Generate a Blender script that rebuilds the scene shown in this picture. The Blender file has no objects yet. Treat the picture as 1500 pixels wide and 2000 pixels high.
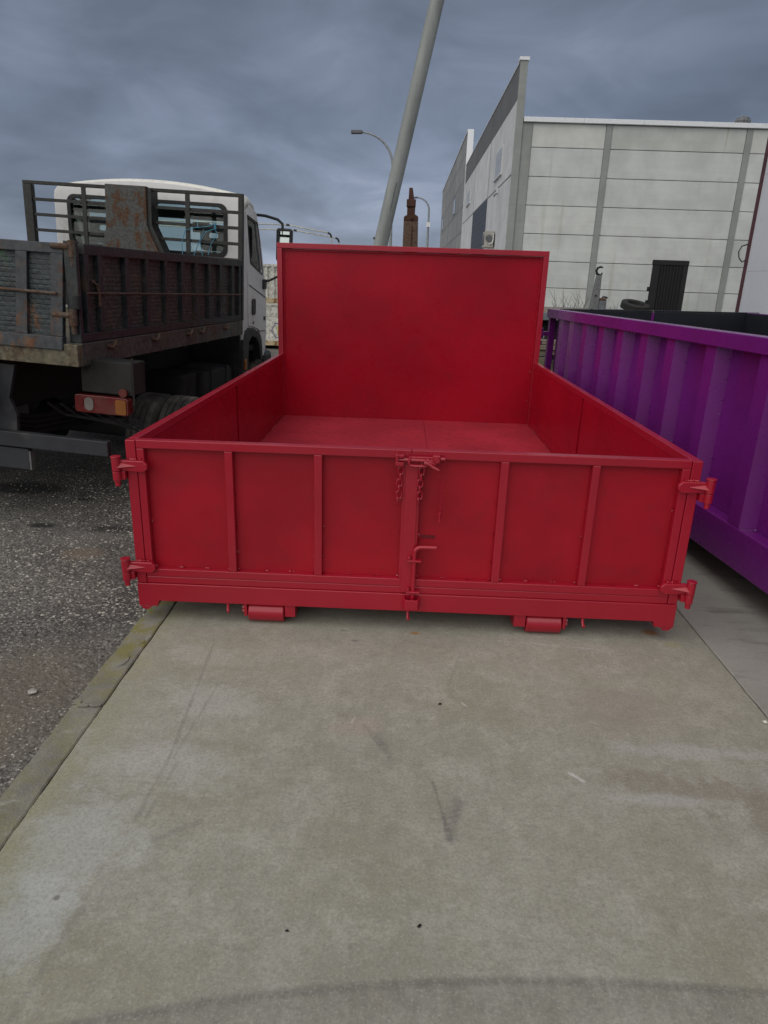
import bpy, bmesh, math, random
from mathutils import Vector, Matrix, noise as mnoise

random.seed(7)
S = bpy.context.scene
COL = S.collection
R = math.radians

# ------------------------------------------------------------------ camera, world, sun, exposure
cd = bpy.data.cameras.new('camera'); cam = bpy.data.objects.new('camera', cd); COL.objects.link(cam)
cd.sensor_fit = 'HORIZONTAL'; cd.sensor_width = 36.0; cd.lens = 31.955
cd.clip_start = 0.05; cd.clip_end = 3000
_r = Vector((0.999076, 0.029061, 0.031671)); _u = Vector((-0.039289, 0.318532, 0.947098)); _f = Vector((-0.017435, 0.947467, -0.319379))
cam.matrix_world = Matrix(((_r.x, _u.x, -_f.x, 1.1433), (_r.y, _u.y, -_f.y, -2.7593), (_r.z, _u.z, -_f.z, 1.4905), (0, 0, 0, 1)))
S.camera = cam
S.render.resolution_x = 768; S.render.resolution_y = 1024

SUN_EL, SUN_AZ = R(50), R(215)          # azimuth measured from +y clockwise: behind the camera, a little left
W = bpy.data.worlds.new('World'); S.world = W; W.use_nodes = True
wn = W.node_tree; wn.nodes.clear()
def wnode(t, **k):
    n = wn.nodes.new(t)
    for a, b in k.items(): setattr(n, a, b)
    return n
def wl(a, b): wn.links.new(a, b)
def wmath(op, a, b=None):
    n = wnode('ShaderNodeMath', operation=op)
    for i, q in enumerate((a, b)):
        if q is None: continue
        if isinstance(q, (int, float)): n.inputs[i].default_value = q
        else: wl(q, n.inputs[i])
    return n.outputs[0]
sky = wnode('ShaderNodeTexSky', sky_type='NISHITA', sun_disc=False)
sky.sun_elevation = SUN_EL; sky.sun_rotation = SUN_AZ
tc = wnode('ShaderNodeTexCoord'); sp = wnode('ShaderNodeSeparateXYZ'); wl(tc.outputs['Generated'], sp.inputs[0])
zz = wmath('ADD', wmath('MAXIMUM', sp.outputs[2], 0.0), 0.30)
cx = wmath('DIVIDE', sp.outputs[0], zz); cy = wmath('DIVIDE', sp.outputs[1], zz)
cb = wnode('ShaderNodeCombineXYZ'); wl(cx, cb.inputs[0]); wl(cy, cb.inputs[1])
mp = wnode('ShaderNodeMapping'); mp.inputs['Rotation'].default_value = (0, 0, R(-28)); mp.inputs['Scale'].default_value = (0.9, 1.0, 1.0)
mp.inputs['Location'].default_value = (3.1, 1.7, 0.0)
wl(cb.outputs[0], mp.inputs[0])
n1 = wnode('ShaderNodeTexNoise'); n1.inputs['Scale'].default_value = 0.85; n1.inputs['Detail'].default_value = 5; n1.inputs['Roughness'].default_value = 0.5
n1.inputs['Distortion'].default_value = 0.35
n2 = wnode('ShaderNodeTexNoise'); n2.inputs['Scale'].default_value = 3.1; n2.inputs['Detail'].default_value = 7; n2.inputs['Distortion'].default_value = 0.5; n2.inputs['Roughness'].default_value = 0.52
wl(mp.outputs[0], n1.inputs['Vector']); wl(mp.outputs[0], n2.inputs['Vector'])
mixv = wmath('ADD', wmath('MULTIPLY', n1.outputs['Fac'], 0.66), wmath('MULTIPLY', n2.outputs['Fac'], 0.34))
rp = wnode('ShaderNodeValToRGB')
e = rp.color_ramp.elements
e[0].position = 0.37; e[0].color = (0.055, 0.068, 0.093, 1)
e[1].position = 0.655; e[1].color = (0.165, 0.185, 0.238, 1)
m_ = e.new(0.47); m_.color = (0.079, 0.095, 0.129, 1)
m_ = e.new(0.55); m_.color = (0.109, 0.128, 0.173, 1)
wl(mixv, rp.inputs[0])
# thinner cloud low over the horizon lets more light through
hz = wnode('ShaderNodeMapRange'); hz.inputs['From Min'].default_value = 0.0; hz.inputs['From Max'].default_value = 0.33
hz.inputs['To Min'].default_value = 1.75; hz.inputs['To Max'].default_value = 1.0
wl(sp.outputs[2], hz.inputs['Value'])
vm = wnode('ShaderNodeVectorMath', operation='SCALE'); wl(rp.outputs[0], vm.inputs[0]); wl(hz.outputs[0], vm.inputs['Scale'])
bgc = wnode('ShaderNodeBackground'); wl(vm.outputs[0], bgc.inputs[0]); bgc.inputs[1].default_value = 0.93
bgs = wnode('ShaderNodeBackground'); wl(sky.outputs[0], bgs.inputs[0]); bgs.inputs[1].default_value = 0.08
mx = wnode('ShaderNodeMixShader'); mx.inputs[0].default_value = 0.94
wl(bgs.outputs[0], mx.inputs[1]); wl(bgc.outputs[0], mx.inputs[2])
wo = wnode('ShaderNodeOutputWorld'); wl(mx.outputs[0], wo.inputs[0])

sd = bpy.data.lights.new('sun', 'SUN'); sd.energy = 1.5; sd.angle = R(100); sd.color = (1.0, 0.95, 0.86)
sun = bpy.data.objects.new('sun', sd); COL.objects.link(sun)
sdir = Vector((math.sin(SUN_AZ) * math.cos(SUN_EL), math.cos(SUN_AZ) * math.cos(SUN_EL), math.sin(SUN_EL)))
sun.rotation_euler = sdir.to_track_quat('Z', 'Y').to_euler(); sun.location = (0, -6, 12)

S.view_settings.view_transform = 'Standard'; S.view_settings.look = 'None'
S.view_settings.exposure = 0.72; S.view_settings.gamma = 1.0; S.view_settings.use_curve_mapping = False

# ------------------------------------------------------------------ material helpers
class NT:
    def __init__(s, name):
        s.m = bpy.data.materials.new(name); s.m.use_nodes = True
        s.t = s.m.node_tree; s.t.nodes.clear()
        s.out = s.n('ShaderNodeOutputMaterial'); s.p = s.n('ShaderNodeBsdfPrincipled')
        s.l(s.p.outputs[0], s.out.inputs[0])
        s.co = s.n('ShaderNodeTexCoord').outputs['Object']
    def n(s, t, **k):
        q = s.t.nodes.new(t)
        for a, b in k.items(): setattr(q, a, b)
        return q
    def l(s, a, b): s.t.links.new(a, b)
    def put(s, sock, v):
        if isinstance(v, (int, float)): sock.default_value = v
        elif isinstance(v, tuple): sock.default_value = v if len(v) != 3 or sock.type == 'VECTOR' else v + (1,)
        else: s.l(v, sock)
    def math(s, op, a, b=None, c=None, clamp=False):
        q = s.n('ShaderNodeMath', operation=op); q.use_clamp = clamp
        for i, v in enumerate((a, b, c)):
            if v is not None: s.put(q.inputs[i], v)
        return q.outputs[0]
    def vec(s, stretch=(1, 1, 1), rot=(0, 0, 0), loc=(0, 0, 0)):
        if stretch == (1, 1, 1) and rot == (0, 0, 0) and loc == (0, 0, 0): return s.co
        q = s.n('ShaderNodeMapping'); q.inputs['Scale'].default_value = stretch; q.inputs['Rotation'].default_value = rot; q.inputs['Location'].default_value = loc
        s.l(s.co, q.inputs[0]); return q.outputs[0]
    def noise(s, scale, detail=4, rough=0.55, stretch=(1, 1, 1), dist=0, loc=(0, 0, 0)):
        q = s.n('ShaderNodeTexNoise'); s.l(s.vec(stretch, loc=loc), q.inputs['Vector'])
        q.inputs['Scale'].default_value = scale; q.inputs['Detail'].default_value = detail; q.inputs['Roughness'].default_value = rough; q.inputs['Distortion'].default_value = dist
        return q.outputs['Fac']
    def voro(s, scale, feature='F1', stretch=(1, 1, 1), out='Distance', rnd=1.0):
        q = s.n('ShaderNodeTexVoronoi', feature=feature); s.l(s.vec(stretch), q.inputs['Vector'])
        q.inputs['Scale'].default_value = scale; q.inputs['Randomness'].default_value = rnd
        return q.outputs[out]
    def rng(s, v, lo, hi, a=0.0, b=1.0, smooth=True):
        q = s.n('ShaderNodeMapRange'); q.clamp = True
        if smooth: q.interpolation_type = 'SMOOTHSTEP'
        s.put(q.inputs['Value'], v)
        q.inputs['From Min'].default_value = lo; q.inputs['From Max'].default_value = hi
        q.inputs['To Min'].default_value = a; q.inputs['To Max'].default_value = b
        return q.outputs[0]
    def mix(s, f, a, b, mode='MIX'):
        q = s.n('ShaderNodeMix', data_type='RGBA', blend_type=mode); s.put(q.inputs[0], f); s.put(q.inputs[6], a); s.put(q.inputs[7], b)
        return q.outputs[2]
    def bump(s, h, strength, dist, prev=None):
        q = s.n('ShaderNodeBump'); q.inputs['Strength'].default_value = strength; q.inputs['Distance'].default_value = dist
        s.l(h, q.inputs['Height'])
        if prev is not None: s.l(prev, q.inputs['Normal'])
        return q.outputs[0]
    def xyz(s):
        q = s.n('ShaderNodeSeparateXYZ'); s.l(s.co, q.inputs[0]); return q.outputs
    def fin(s, col, rough=0.5, metal=0.0, normal=None, spec=0.5, coat=0.0):
        s.put(s.p.inputs['Base Color'], col); s.put(s.p.inputs['Roughness'], rough); s.put(s.p.inputs['Metallic'], metal)
        s.p.inputs['Specular IOR Level'].default_value = spec; s.p.inputs['Coat Weight'].default_value = coat
        if coat: s.p.inputs['Coat Roughness'].default_value = 0.15
        if normal is not None: s.l(normal, s.p.inputs['Normal'])
        return s.m

def c3(*a): return tuple(a)
def dark(c, k): return tuple(x * k for x in c)

def paint(name, col, rough=0.4, var=0.18, vscale=2.0, bumpd=0.0006, dirt=None, dirt_amt=0.25, coat=0.0, spec=0.5, peel=90):
    """sprayed paint on plate: soft tone drift, slight orange peel, patchy gloss, a little dust"""
    g = NT(name)
    a = g.noise(vscale, 5, 0.55); b = g.noise(vscale * 6, 4, 0.6)
    c = g.mix(g.rng(a, 0.3, 0.7), dark(col, 1 - var), dark(col, 1 + var))
    if dirt: c = g.mix(g.math('MULTIPLY', g.rng(b, 0.5, 0.78), dirt_amt), c, dirt)
    r = g.math('ADD', g.math('MULTIPLY', g.math('SUBTRACT', b, 0.5), 0.25), rough)
    nb = g.bump(g.noise(peel, 2), 0.35, bumpd)
    nb = g.bump(g.noise(1.6, 2), 0.2, 0.004, nb)
    return g.fin(c, r, 0, nb, spec, coat)

def plain(name, col, rough=0.6, metal=0.0, var=0.25, scale=8, bump=0.001, bscale=60, stretch=(1, 1, 1), dirt=None, dscale=3, dlo=0.5, dhi=0.65, damt=0.8):
    g = NT(name)
    a = g.noise(scale, 6, 0.6, stretch)
    c = g.mix(g.rng(a, 0.28, 0.72), dark(col, 1 - var), dark(col, 1 + var))
    if dirt: c = g.mix(g.math('MULTIPLY', g.rng(g.noise(dscale, 7, 0.65, stretch, loc=(3, 1, 7)), dlo, dhi), damt), c, dirt)
    r = g.math('ADD', g.math('MULTIPLY', g.math('SUBTRACT', a, 0.5), 0.3), rough)
    return g.fin(c, r, metal, g.bump(g.noise(bscale, 5, 0.6, stretch), 0.5, bump))

def rusty(name, col, rust1=(0.11, 0.045, 0.022), rust2=(0.17, 0.085, 0.04), lo=0.46, hi=0.56, scale=4.0, streak=True, tread=False, extra=None):
    """old paint breaking into rust, runs below the breaks; tread = rolled chequer relief in the sheet"""
    g = NT(name)
    a = g.noise(scale, 10, 0.74); b = g.noise(scale * 6, 7, 0.7)
    st = g.noise(14, 6, 0.7, (1, 1, 0.14)) if streak else b
    base = g.mix(g.rng(b, 0.3, 0.7), dark(col, 0.5), dark(col, 1.45))
    if extra: base = g.mix(g.rng(g.noise(3.1, 5, 0.6, loc=(9, 2, 4)), 0.56, 0.66), base, extra)
    ru = g.mix(g.rng(b, 0.35, 0.65), rust1, rust2)
    m = g.rng(g.math('ADD', g.math('MULTIPLY', a, 0.65), g.math('MULTIPLY', st, 0.35)), lo, hi)
    c = g.mix(m, base, ru)
    c = g.mix(g.rng(g.noise(30, 4, 0.7, loc=(1, 8, 2)), 0.66, 0.74), c, (0.025, 0.02, 0.018))
    nb = g.bump(g.math('ADD', g.math('MULTIPLY', m, 0.6), b), 0.6, 0.003)
    if tread:
        X = g.xyz(); cv = g.n('ShaderNodeCombineXYZ'); wv = g.math('MULTIPLY', g.math('SUBTRACT', g.noise(25, 3), 0.5), 0.012); g.l(g.math('ADD', g.math('ADD', X[0], X[1]), wv), cv.inputs[0]); g.l(g.math('ADD', X[2], wv), cv.inputs[1])
        bt = g.n('ShaderNodeTexBrick', offset=0.5); g.l(cv.outputs[0], bt.inputs['Vector']); bt.inputs['Scale'].default_value = 1.0
        bt.inputs['Brick Width'].default_value = 0.050; bt.inputs['Row Height'].default_value = 0.027; bt.inputs['Mortar Size'].default_value = 0.009; bt.inputs['Mortar Smooth'].default_value = 1.0
        hb_ = g.math('MULTIPLY', g.math('SUBTRACT', 1.0, bt.outputs['Fac']), g.rng(g.noise(12, 4, 0.6), 0.3, 0.65, 0.15, 1.0))
        nb = g.bump(hb_, 0.7, 0.005, nb)
    return g.fin(c, g.rng(m, 0, 1, 0.5, 0.85), 0, nb, 0.4)

# paints and metals
M = {}
M['red'] = paint('red_paint', (0.350, 0.0054, 0.0215), 0.34, 0.08, 1.3, dirt=(0.36, 0.018, 0.035), dirt_amt=0.14, coat=0.25)
M['red_panel'] = paint('red_panel_paint', (0.335, 0.0052, 0.0165), 0.42, 0.16, 2.2, dirt=(0.20, 0.010, 0.014), dirt_amt=0.35, spec=0.32)
M['red_in'] = paint('red_inner_paint', (0.330, 0.0040, 0.0165), 0.30, 0.13, 1.3, dirt=(0.17, 0.004, 0.010), dirt_amt=0.30, bumpd=0.0002, spec=0.22)
M['red_floor'] = paint('red_floor_paint', (0.360, 0.022, 0.040), 0.45, 0.13, 2.6, dirt=(0.17, 0.008, 0.016), dirt_amt=0.7)
M['red_patch'] = plain('dark_red_patch', (0.17, 0.004, 0.012), 0.5)
M['purple'] = paint('purple_paint', (0.155, 0.0135, 0.182), 0.28, 0.12, 1.5, dirt=(0.10, 0.02, 0.11), dirt_amt=0.12, coat=0.12)
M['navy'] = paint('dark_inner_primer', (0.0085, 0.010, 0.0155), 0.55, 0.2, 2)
M['tail_sheet'] = rusty('tailgate_tread_sheet', (0.022, 0.030, 0.032), lo=0.54, hi=0.63, tread=True, extra=(0.030, 0.085, 0.034))
M['tail_frame'] = rusty('tailgate_frame_steel', (0.031, 0.036, 0.041), lo=0.51, hi=0.61)
M['side_sheet'] = rusty('bed_side_tread_sheet', (0.050, 0.054, 0.048), rust1=(0.050, 0.043, 0.034), rust2=(0.095, 0.072, 0.052), lo=0.42, hi=0.58, tread=True)
M['side_frame'] = rusty('bed_side_frame_steel', (0.024, 0.028, 0.030), rust1=(0.036, 0.030, 0.024), rust2=(0.075, 0.056, 0.040), lo=0.5, hi=0.63)
M['bed_rim'] = rusty('bed_rim_steel', (0.125, 0.110, 0.070), rust1=(0.05, 0.035, 0.026), rust2=(0.11, 0.075, 0.045), lo=0.47, hi=0.60)
M['rim_side'] = rusty('bed_rim_side_steel', (0.066, 0.070, 0.062), rust1=(0.045, 0.036, 0.027), rust2=(0.12, 0.082, 0.05), lo=0.46, hi=0.60)
M['head_plate'] = rusty('headboard_plate_steel', (0.060, 0.064, 0.060), rust1=(0.06, 0.028, 0.016), rust2=(0.11, 0.058, 0.03), lo=0.48, hi=0.56, scale=7)
M['bar'] = rusty('headboard_bar_steel', (0.019, 0.020, 0.019), rust1=(0.05, 0.03, 0.02), rust2=(0.10, 0.06, 0.035), lo=0.55, hi=0.7)
M['hinge_rust'] = rusty('rusted_hinge_iron', (0.085, 0.066, 0.05), rust1=(0.06, 0.03, 0.02), rust2=(0.12, 0.065, 0.035), lo=0.4, hi=0.6, scale=9)
M['chassis'] = plain('chassis_black', (0.011, 0.0105, 0.011), 0.7, dirt=(0.045, 0.04, 0.034), dlo=0.52, dhi=0.75, damt=0.5)
M['bumper'] = plain('bumper_steel', (0.021, 0.023, 0.028), 0.6, dirt=(0.075, 0.075, 0.07), dlo=0.58, dhi=0.7, damt=0.5)
M['grime'] = plain('dusty_black_plastic', (0.007, 0.0068, 0.0065), 0.8, dirt=(0.026, 0.023, 0.018), damt=0.6)
M['cab'] = paint('cab_white_paint', (0.74, 0.74, 0.73), 0.35, 0.05, 2.0, dirt=(0.42, 0.40, 0.34), dirt_amt=0.3)
M['cab_roof'] = paint('cab_roof_paint', (0.72, 0.71, 0.65), 0.5, 0.06, 3.0, dirt=(0.35, 0.32, 0.22), dirt_amt=0.55)
M['rubber'] = plain('window_rubber', (0.012, 0.012, 0.013), 0.55)
M['plastic'] = plain('black_plastic', (0.020, 0.021, 0.023), 0.5, bump=0.0006, bscale=150)
M['seat'] = plain('seat_cloth', (0.035, 0.037, 0.04), 0.9)
M['tyre'] = plain('tyre_rubber', (0.022, 0.021, 0.020), 0.8, dirt=(0.17, 0.155, 0.13), dlo=0.35, dhi=0.65, damt=0.75)
M['tyre_dark'] = plain('old_tyre_rubber', (0.018, 0.018, 0.018), 0.8, dirt=(0.05, 0.047, 0.042), damt=0.5)
M['rim'] = plain('wheel_rim_steel', (0.12, 0.12, 0.12), 0.5, dirt=(0.06, 0.045, 0.03))
M['lens_red'] = plain('red_lens', (0.10, 0.0055, 0.006), 0.25, var=0.15, bscale=300, bump=0.0004, dirt=(0.12, 0.05, 0.04), damt=0.5)
M['lens_clear'] = plain('clear_lens', (0.135, 0.12, 0.11), 0.3, bscale=300)
M['lens_amber'] = plain('amber_lens', (0.24, 0.075, 0.006), 0.3, bscale=300, dirt=(0.2, 0.08, 0.02), damt=0.4)
M['rope'] = plain('blue_rope', (0.06, 0.24, 0.36), 0.8)
def concrete_panel(name, col, stain, streak=0.4):
    g = NT(name)
    a = g.noise(0.9, 7, 0.6); b = g.noise(8, 5, 0.6); h = g.noise(3, 4, 0.55, (0.12, 0.12, 2.6)); v = g.noise(2.2, 6, 0.6, (1.3, 1.3, 0.10), loc=(5, 5, 2))
    c = g.mix(g.rng(a, 0.3, 0.7), dark(col, 0.88), dark(col, 1.10))
    c = g.mix(g.rng(h, 0.3, 0.75, 0, 0.22), c, dark(col, 0.75))
    c = g.mix(g.math('MULTIPLY', g.rng(v, 0.55, 0.75), streak), c, stain)
    oi = g.n('ShaderNodeObjectInfo').outputs['Random']
    c = g.mix(1.0, c, g.mix(oi, (0.90, 0.90, 0.89), (1.06, 1.05, 1.03)), 'MULTIPLY')
    return g.fin(c, 0.85, 0, g.bump(b, 0.4, 0.004))
M['wall_panel'] = concrete_panel('precast_wall_panel', (0.61, 0.635, 0.625), (0.30, 0.27, 0.19))
M['wall_panel_top'] = concrete_panel('precast_wall_panel_stained', (0.59, 0.61, 0.585), (0.30, 0.25, 0.14), 0.75)
M['pillar'] = concrete_panel('precast_pillar', (0.31, 0.33, 0.32), (0.22, 0.19, 0.13))
M['facade_white'] = concrete_panel('painted_white_panel', (0.66, 0.67, 0.69), (0.55, 0.55, 0.55), 0.2)
M['facade_grey'] = concrete_panel('grey_pebble_panel', (0.155, 0.158, 0.168), (0.12, 0.12, 0.12), 0.3)
M['unit2'] = concrete_panel('grey_unit_panel', (0.30, 0.305, 0.31), (0.22, 0.21, 0.19), 0.3)
M['joint'] = plain('joint_dark', (0.14, 0.14, 0.14), 0.9)
M['coping'] = plain('white_coping', (0.78, 0.80, 0.82), 0.4, var=0.05)
M['door_dark'] = plain('dark_roller_door', (0.050, 0.053, 0.066), 0.5, var=0.15)
M['white_frame'] = plain('white_frame', (0.66, 0.67, 0.67), 0.5, var=0.08)
M['cream'] = plain('cream_casing', (0.40, 0.39, 0.34), 0.5)
M['pane'] = plain('window_pane', (0.20, 0.22, 0.24), 0.15, var=0.1, bump=0.0001)
M['pane_pale'] = plain('pale_blind_pane', (0.42, 0.44, 0.46), 0.3, var=0.08, bump=0.0001)
M['clad'] = paint('white_cladding', (0.62, 0.64, 0.68), 0.5, 0.04, 0.7, dirt=(0.5, 0.5, 0.5), dirt_amt=0.3)
M['maroon'] = plain('maroon_trim', (0.075, 0.022, 0.03), 0.5)
M['galv'] = plain('galvanised_steel', (0.255, 0.275, 0.265), 0.55, 0.0, var=0.14, scale=5, stretch=(1, 1, 0.25), dirt=(0.17, 0.185, 0.175), dscale=2, damt=0.6)
M['lamp_grey'] = plain('lamp_housing', (0.11, 0.115, 0.125), 0.5)
M['lamp_pole'] = plain('lamp_pole_grey', (0.26, 0.28, 0.29), 0.5)
M['rust'] = rusty('rusted_iron', (0.06, 0.035, 0.03), rust1=(0.045, 0.018, 0.013), rust2=(0.085, 0.034, 0.020), lo=0.3, hi=0.55, scale=7)
M['rust_white'] = rusty('rusted_flaking_white', (0.42, 0.40, 0.36), rust1=(0.07, 0.04, 0.026), rust2=(0.14, 0.10, 0.07), lo=0.36, hi=0.46, scale=8)
M['hook_grey'] = rusty('hook_arm_grey', (0.15, 0.155, 0.155), lo=0.55, hi=0.66, scale=8)
M['steel_blue'] = plain('blue_grey_beam', (0.13, 0.15, 0.165), 0.6, dirt=(0.10, 0.07, 0.045), damt=0.6)
M['black_steel'] = plain('black_steel', (0.0042, 0.0042, 0.0052), 0.6, var=0.2)
M['wood'] = plain('weathered_wood', (0.20, 0.165, 0.125), 0.85, var=0.3, scale=6, stretch=(0.15, 3, 6))
M['twig'] = plain('bare_twig', (0.10, 0.085, 0.065), 0.9)
M['weed'] = plain('dry_weed_leaf', (0.105, 0.115, 0.042), 0.8, var=0.4, scale=4)
M['cont_white'] = rusty('dirty_white_sheet', (0.52, 0.51, 0.46), rust1=(0.42, 0.38, 0.29), rust2=(0.30, 0.20, 0.11), lo=0.60, hi=0.78, scale=3)
M['cont_rail'] = rusty('rusted_cream_rail', (0.48, 0.39, 0.24), rust1=(0.14, 0.075, 0.035), rust2=(0.26, 0.14, 0.06), lo=0.42, hi=0.58, scale=6)
M['logo_grey'] = plain('logo_grey_print', (0.16, 0.16, 0.22), 0.6)
M['logo_yellow'] = plain('logo_yellow_print', (0.44, 0.38, 0.14), 0.6)
M['tube_white'] = plain('pale_tube', (0.50, 0.49, 0.42), 0.45)
M['stone'] = plain('loose_stone', (0.32, 0.30, 0.265), 0.85, var=0.6, scale=45)
M['stone_white'] = plain('pale_pebble', (0.62, 0.60, 0.54), 0.8)
M['mirror'] = plain('mirror_glass', (0.34, 0.38, 0.37), 0.04, 1.0, var=0.03, bump=0.0)
def glassmat():
    g = NT('cab_glass')
    tr = g.n('ShaderNodeBsdfTransparent'); tr.inputs[0].default_value = (0.90, 0.95, 0.93, 1)
    gl = g.n('ShaderNodeBsdfGlossy'); gl.inputs['Roughness'].default_value = 0.03
    fr = g.n('ShaderNodeFresnel'); fr.inputs[0].default_value = 1.35
    mxs = g.n('ShaderNodeMixShader'); g.l(g.math('ADD', fr.outputs[0], 0.0), mxs.inputs[0]); g.l(tr.outputs[0], mxs.inputs[1]); g.l(gl.outputs[0], mxs.inputs[2])
    g.l(mxs.outputs[0], g.out.inputs[0]); return g.m
M['glass'] = glassmat()

def slab_mat():
    g = NT('worn_concrete'); X = g.xyz()
    big = g.noise(0.9, 9, 0.68, dist=0.4); mid = g.noise(3.6, 10, 0.72, loc=(4, 2, 0)); fin_ = g.noise(95, 6, 0.75)
    bro = g.noise(20, 6, 0.7, (2.2, 0.5, 1), dist=0.4); bro2 = g.noise(24, 5, 0.7)
    c = g.mix(g.rng(big, 0.3, 0.7), (0.272, 0.265, 0.211), (0.342, 0.333, 0.275))
    c = g.mix(g.rng(mid, 0.44, 0.62, 0, 0.85), c, (0.375, 0.366, 0.312))
    c = g.mix(g.rng(g.noise(1.7, 7, 0.65, loc=(7, 3, 1)), 0.50, 0.66, 0, 0.62), c, (0.272, 0.260, 0.180))
    c = g.mix(g.rng(g.noise(2.3, 6, 0.6, loc=(1, 9, 3)), 0.56, 0.74, 0, 0.55), c, (0.33, 0.29, 0.242))
    mott = g.noise(11, 9, 0.78, loc=(2, 5, 9)); mott2 = g.noise(34, 8, 0.8, (1, 1.5, 1))
    c = g.mix(g.rng(mott, 0.40, 0.68, 0, 0.34), c, (0.205, 0.196, 0.150)); c = g.mix(g.rng(mott, 0.60, 0.36, 0, 0.0) if False else g.rng(g.noise(7, 9, 0.76, loc=(6, 1, 4)), 0.48, 0.66, 0, 0.55), c, (0.44, 0.43, 0.365))
    c = g.mix(g.rng(mott2, 0.46, 0.66, 0, 0.45), c, (0.20, 0.193, 0.165))
    def blob(x, y, rx, ry, col, amt, ragged=0.6):
        nonlocal c
        dx = g.math('DIVIDE', g.math('SUBTRACT', X[0], x), rx); dy = g.math('DIVIDE', g.math('SUBTRACT', X[1], y), ry)
        d = g.math('SQRT', g.math('ADD', g.math('MULTIPLY', dx, dx), g.math('MULTIPLY', dy, dy)))
        d = g.math('ADD', d, g.math('MULTIPLY', g.math('ADD', g.math('SUBTRACT', mid, 0.5), g.math('MULTIPLY', g.math('SUBTRACT', mott, 0.5), 0.9)), ragged * 4.2))
        c = g.mix(g.rng(d, 0.35, 1.05, amt, 0), c, col)
    # white bloom along the left edge, brown damp at the right, algae by the kerb
    blob(0.42, -0.95, 0.34, 0.16, (0.46, 0.465, 0.44), 0.42); blob(0.30, -1.30, 0.22, 0.24, (0.46, 0.47, 0.45), 0.48); blob(0.50, -0.62, 0.22, 0.13, (0.46, 0.46, 0.43), 0.4)
    blob(0.27, -1.52, 0.16, 0.14, (0.46, 0.48, 0.48), 0.5); blob(0.40, -0.30, 0.20, 0.1, (0.44, 0.435, 0.40), 0.4)
    blob(2.12, -0.97, 0.36, 0.10, (0.20, 0.175, 0.135), 0.62, 0.9); blob(2.40, -1.08, 0.30, 0.12, (0.215, 0.19, 0.15), 0.6, 0.9); blob(2.0, -0.52, 0.28, 0.16, (0.27, 0.238, 0.205), 0.6)
    blob(2.25, -0.78, 0.30, 0.05, (0.41, 0.405, 0.385), 0.6); blob(2.0, -1.02, 0.25, 0.04, (0.43, 0.425, 0.405), 0.6); blob(2.55, -0.9, 0.25, 0.12, (0.40, 0.40, 0.385), 0.5)
    blob(1.05, -0.72, 0.10, 0.06, (0.36, 0.30, 0.255), 0.7); blob(0.98, -0.66, 0.03, 0.02, (0.24, 0.21, 0.175), 0.7, 0.0)
    c = g.mix(g.math('MULTIPLY', g.rng(X[0], 0.10, 0.32, 1, 0), g.rng(mid, 0.36, 0.6, 0, 0.8)), c, (0.275, 0.268, 0.155))
    c = g.mix(g.math('MULTIPLY', g.rng(X[0], 2.40, 2.57, 0, 1), g.rng(mid, 0.40, 0.62, 0, 0.6)), c, (0.25, 0.245, 0.165))
    blob(1.25, -0.025, 0.030, 0.017, (0.36, 0.17, 0.03), 1.0, 0.0); blob(2.335, 0.075, 0.045, 0.035, (0.30, 0.15, 0.04), 1.0, 0.0); blob(2.40, -0.03, 0.05, 0.04, (0.33, 0.31, 0.16), 0.6, 0.3)
    blob(0.985, -0.115, 0.022, 0.012, (0.15, 0.145, 0.13), 0.85, 0.0); blob(0.93, -0.03, 0.03, 0.01, (0.17, 0.165, 0.15), 0.8, 0.0); blob(0.33, -1.47, 0.012, 0.012, (0.12, 0.11, 0.1), 0.8, 0.0)
    # black wheel scrub in an arc, edges darker than the middle
    dx = g.math('SUBTRACT', X[0], 1.72); dy = g.math('SUBTRACT', X[1], -6.5)
    rr = g.math('ADD', g.math('SQRT', g.math('ADD', g.math('MULTIPLY', dx, dx), g.math('MULTIPLY', dy, dy))), g.math('MULTIPLY', g.math('SUBTRACT', fin_, 0.5), 0.012))
    outer = g.math('MULTIPLY', g.rng(rr, 4.862, 4.882), g.rng(rr, 4.884, 4.902, 1, 0)); band = g.math('MULTIPLY', g.rng(rr, 4.74, 4.84), g.rng(rr, 4.86, 4.895, 1, 0))
    arc = g.math('MULTIPLY', g.math('ADD', g.math('MULTIPLY', outer, 0.55), g.math('MULTIPLY', band, 0.34)), g.rng(bro, 0.25, 0.6, 0.35, 1))
    c = g.mix(arc, c, (0.115, 0.110, 0.098))
    # drag marks and scratches
    wob = g.noise(7, 5, 0.65, loc=(8, 8, 8))
    def seg(a, b, w, col, amt, soft=2.2):
        nonlocal c
        ax, ay = a; bx, by = b; L2 = (bx - ax) ** 2 + (by - ay) ** 2
        px = g.math('SUBTRACT', X[0], ax); py = g.math('SUBTRACT', X[1], ay)
        t = g.math('DIVIDE', g.math('ADD', g.math('MULTIPLY', px, bx - ax), g.math('MULTIPLY', py, by - ay)), L2, clamp=True)
        qx = g.math('SUBTRACT', px, g.math('MULTIPLY', t, bx - ax)); qy = g.math('SUBTRACT', py, g.math('MULTIPLY', t, by - ay))
        d = g.math('SQRT', g.math('ADD', g.math('MULTIPLY', qx, qx), g.math('MULTIPLY', qy, qy)))
        d = g.math('ADD', d, g.math('MULTIPLY', g.math('SUBTRACT', wob, 0.5), w * 3.0 + 0.02))
        k = g.math('MULTIPLY', g.rng(d, w * 0.3, w * soft, amt * 0.95, 0), g.rng(bro2, 0.3, 0.6, 0.45, 1))
        c = g.mix(k, c, col)
    dk = (0.15, 0.145, 0.13)
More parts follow.
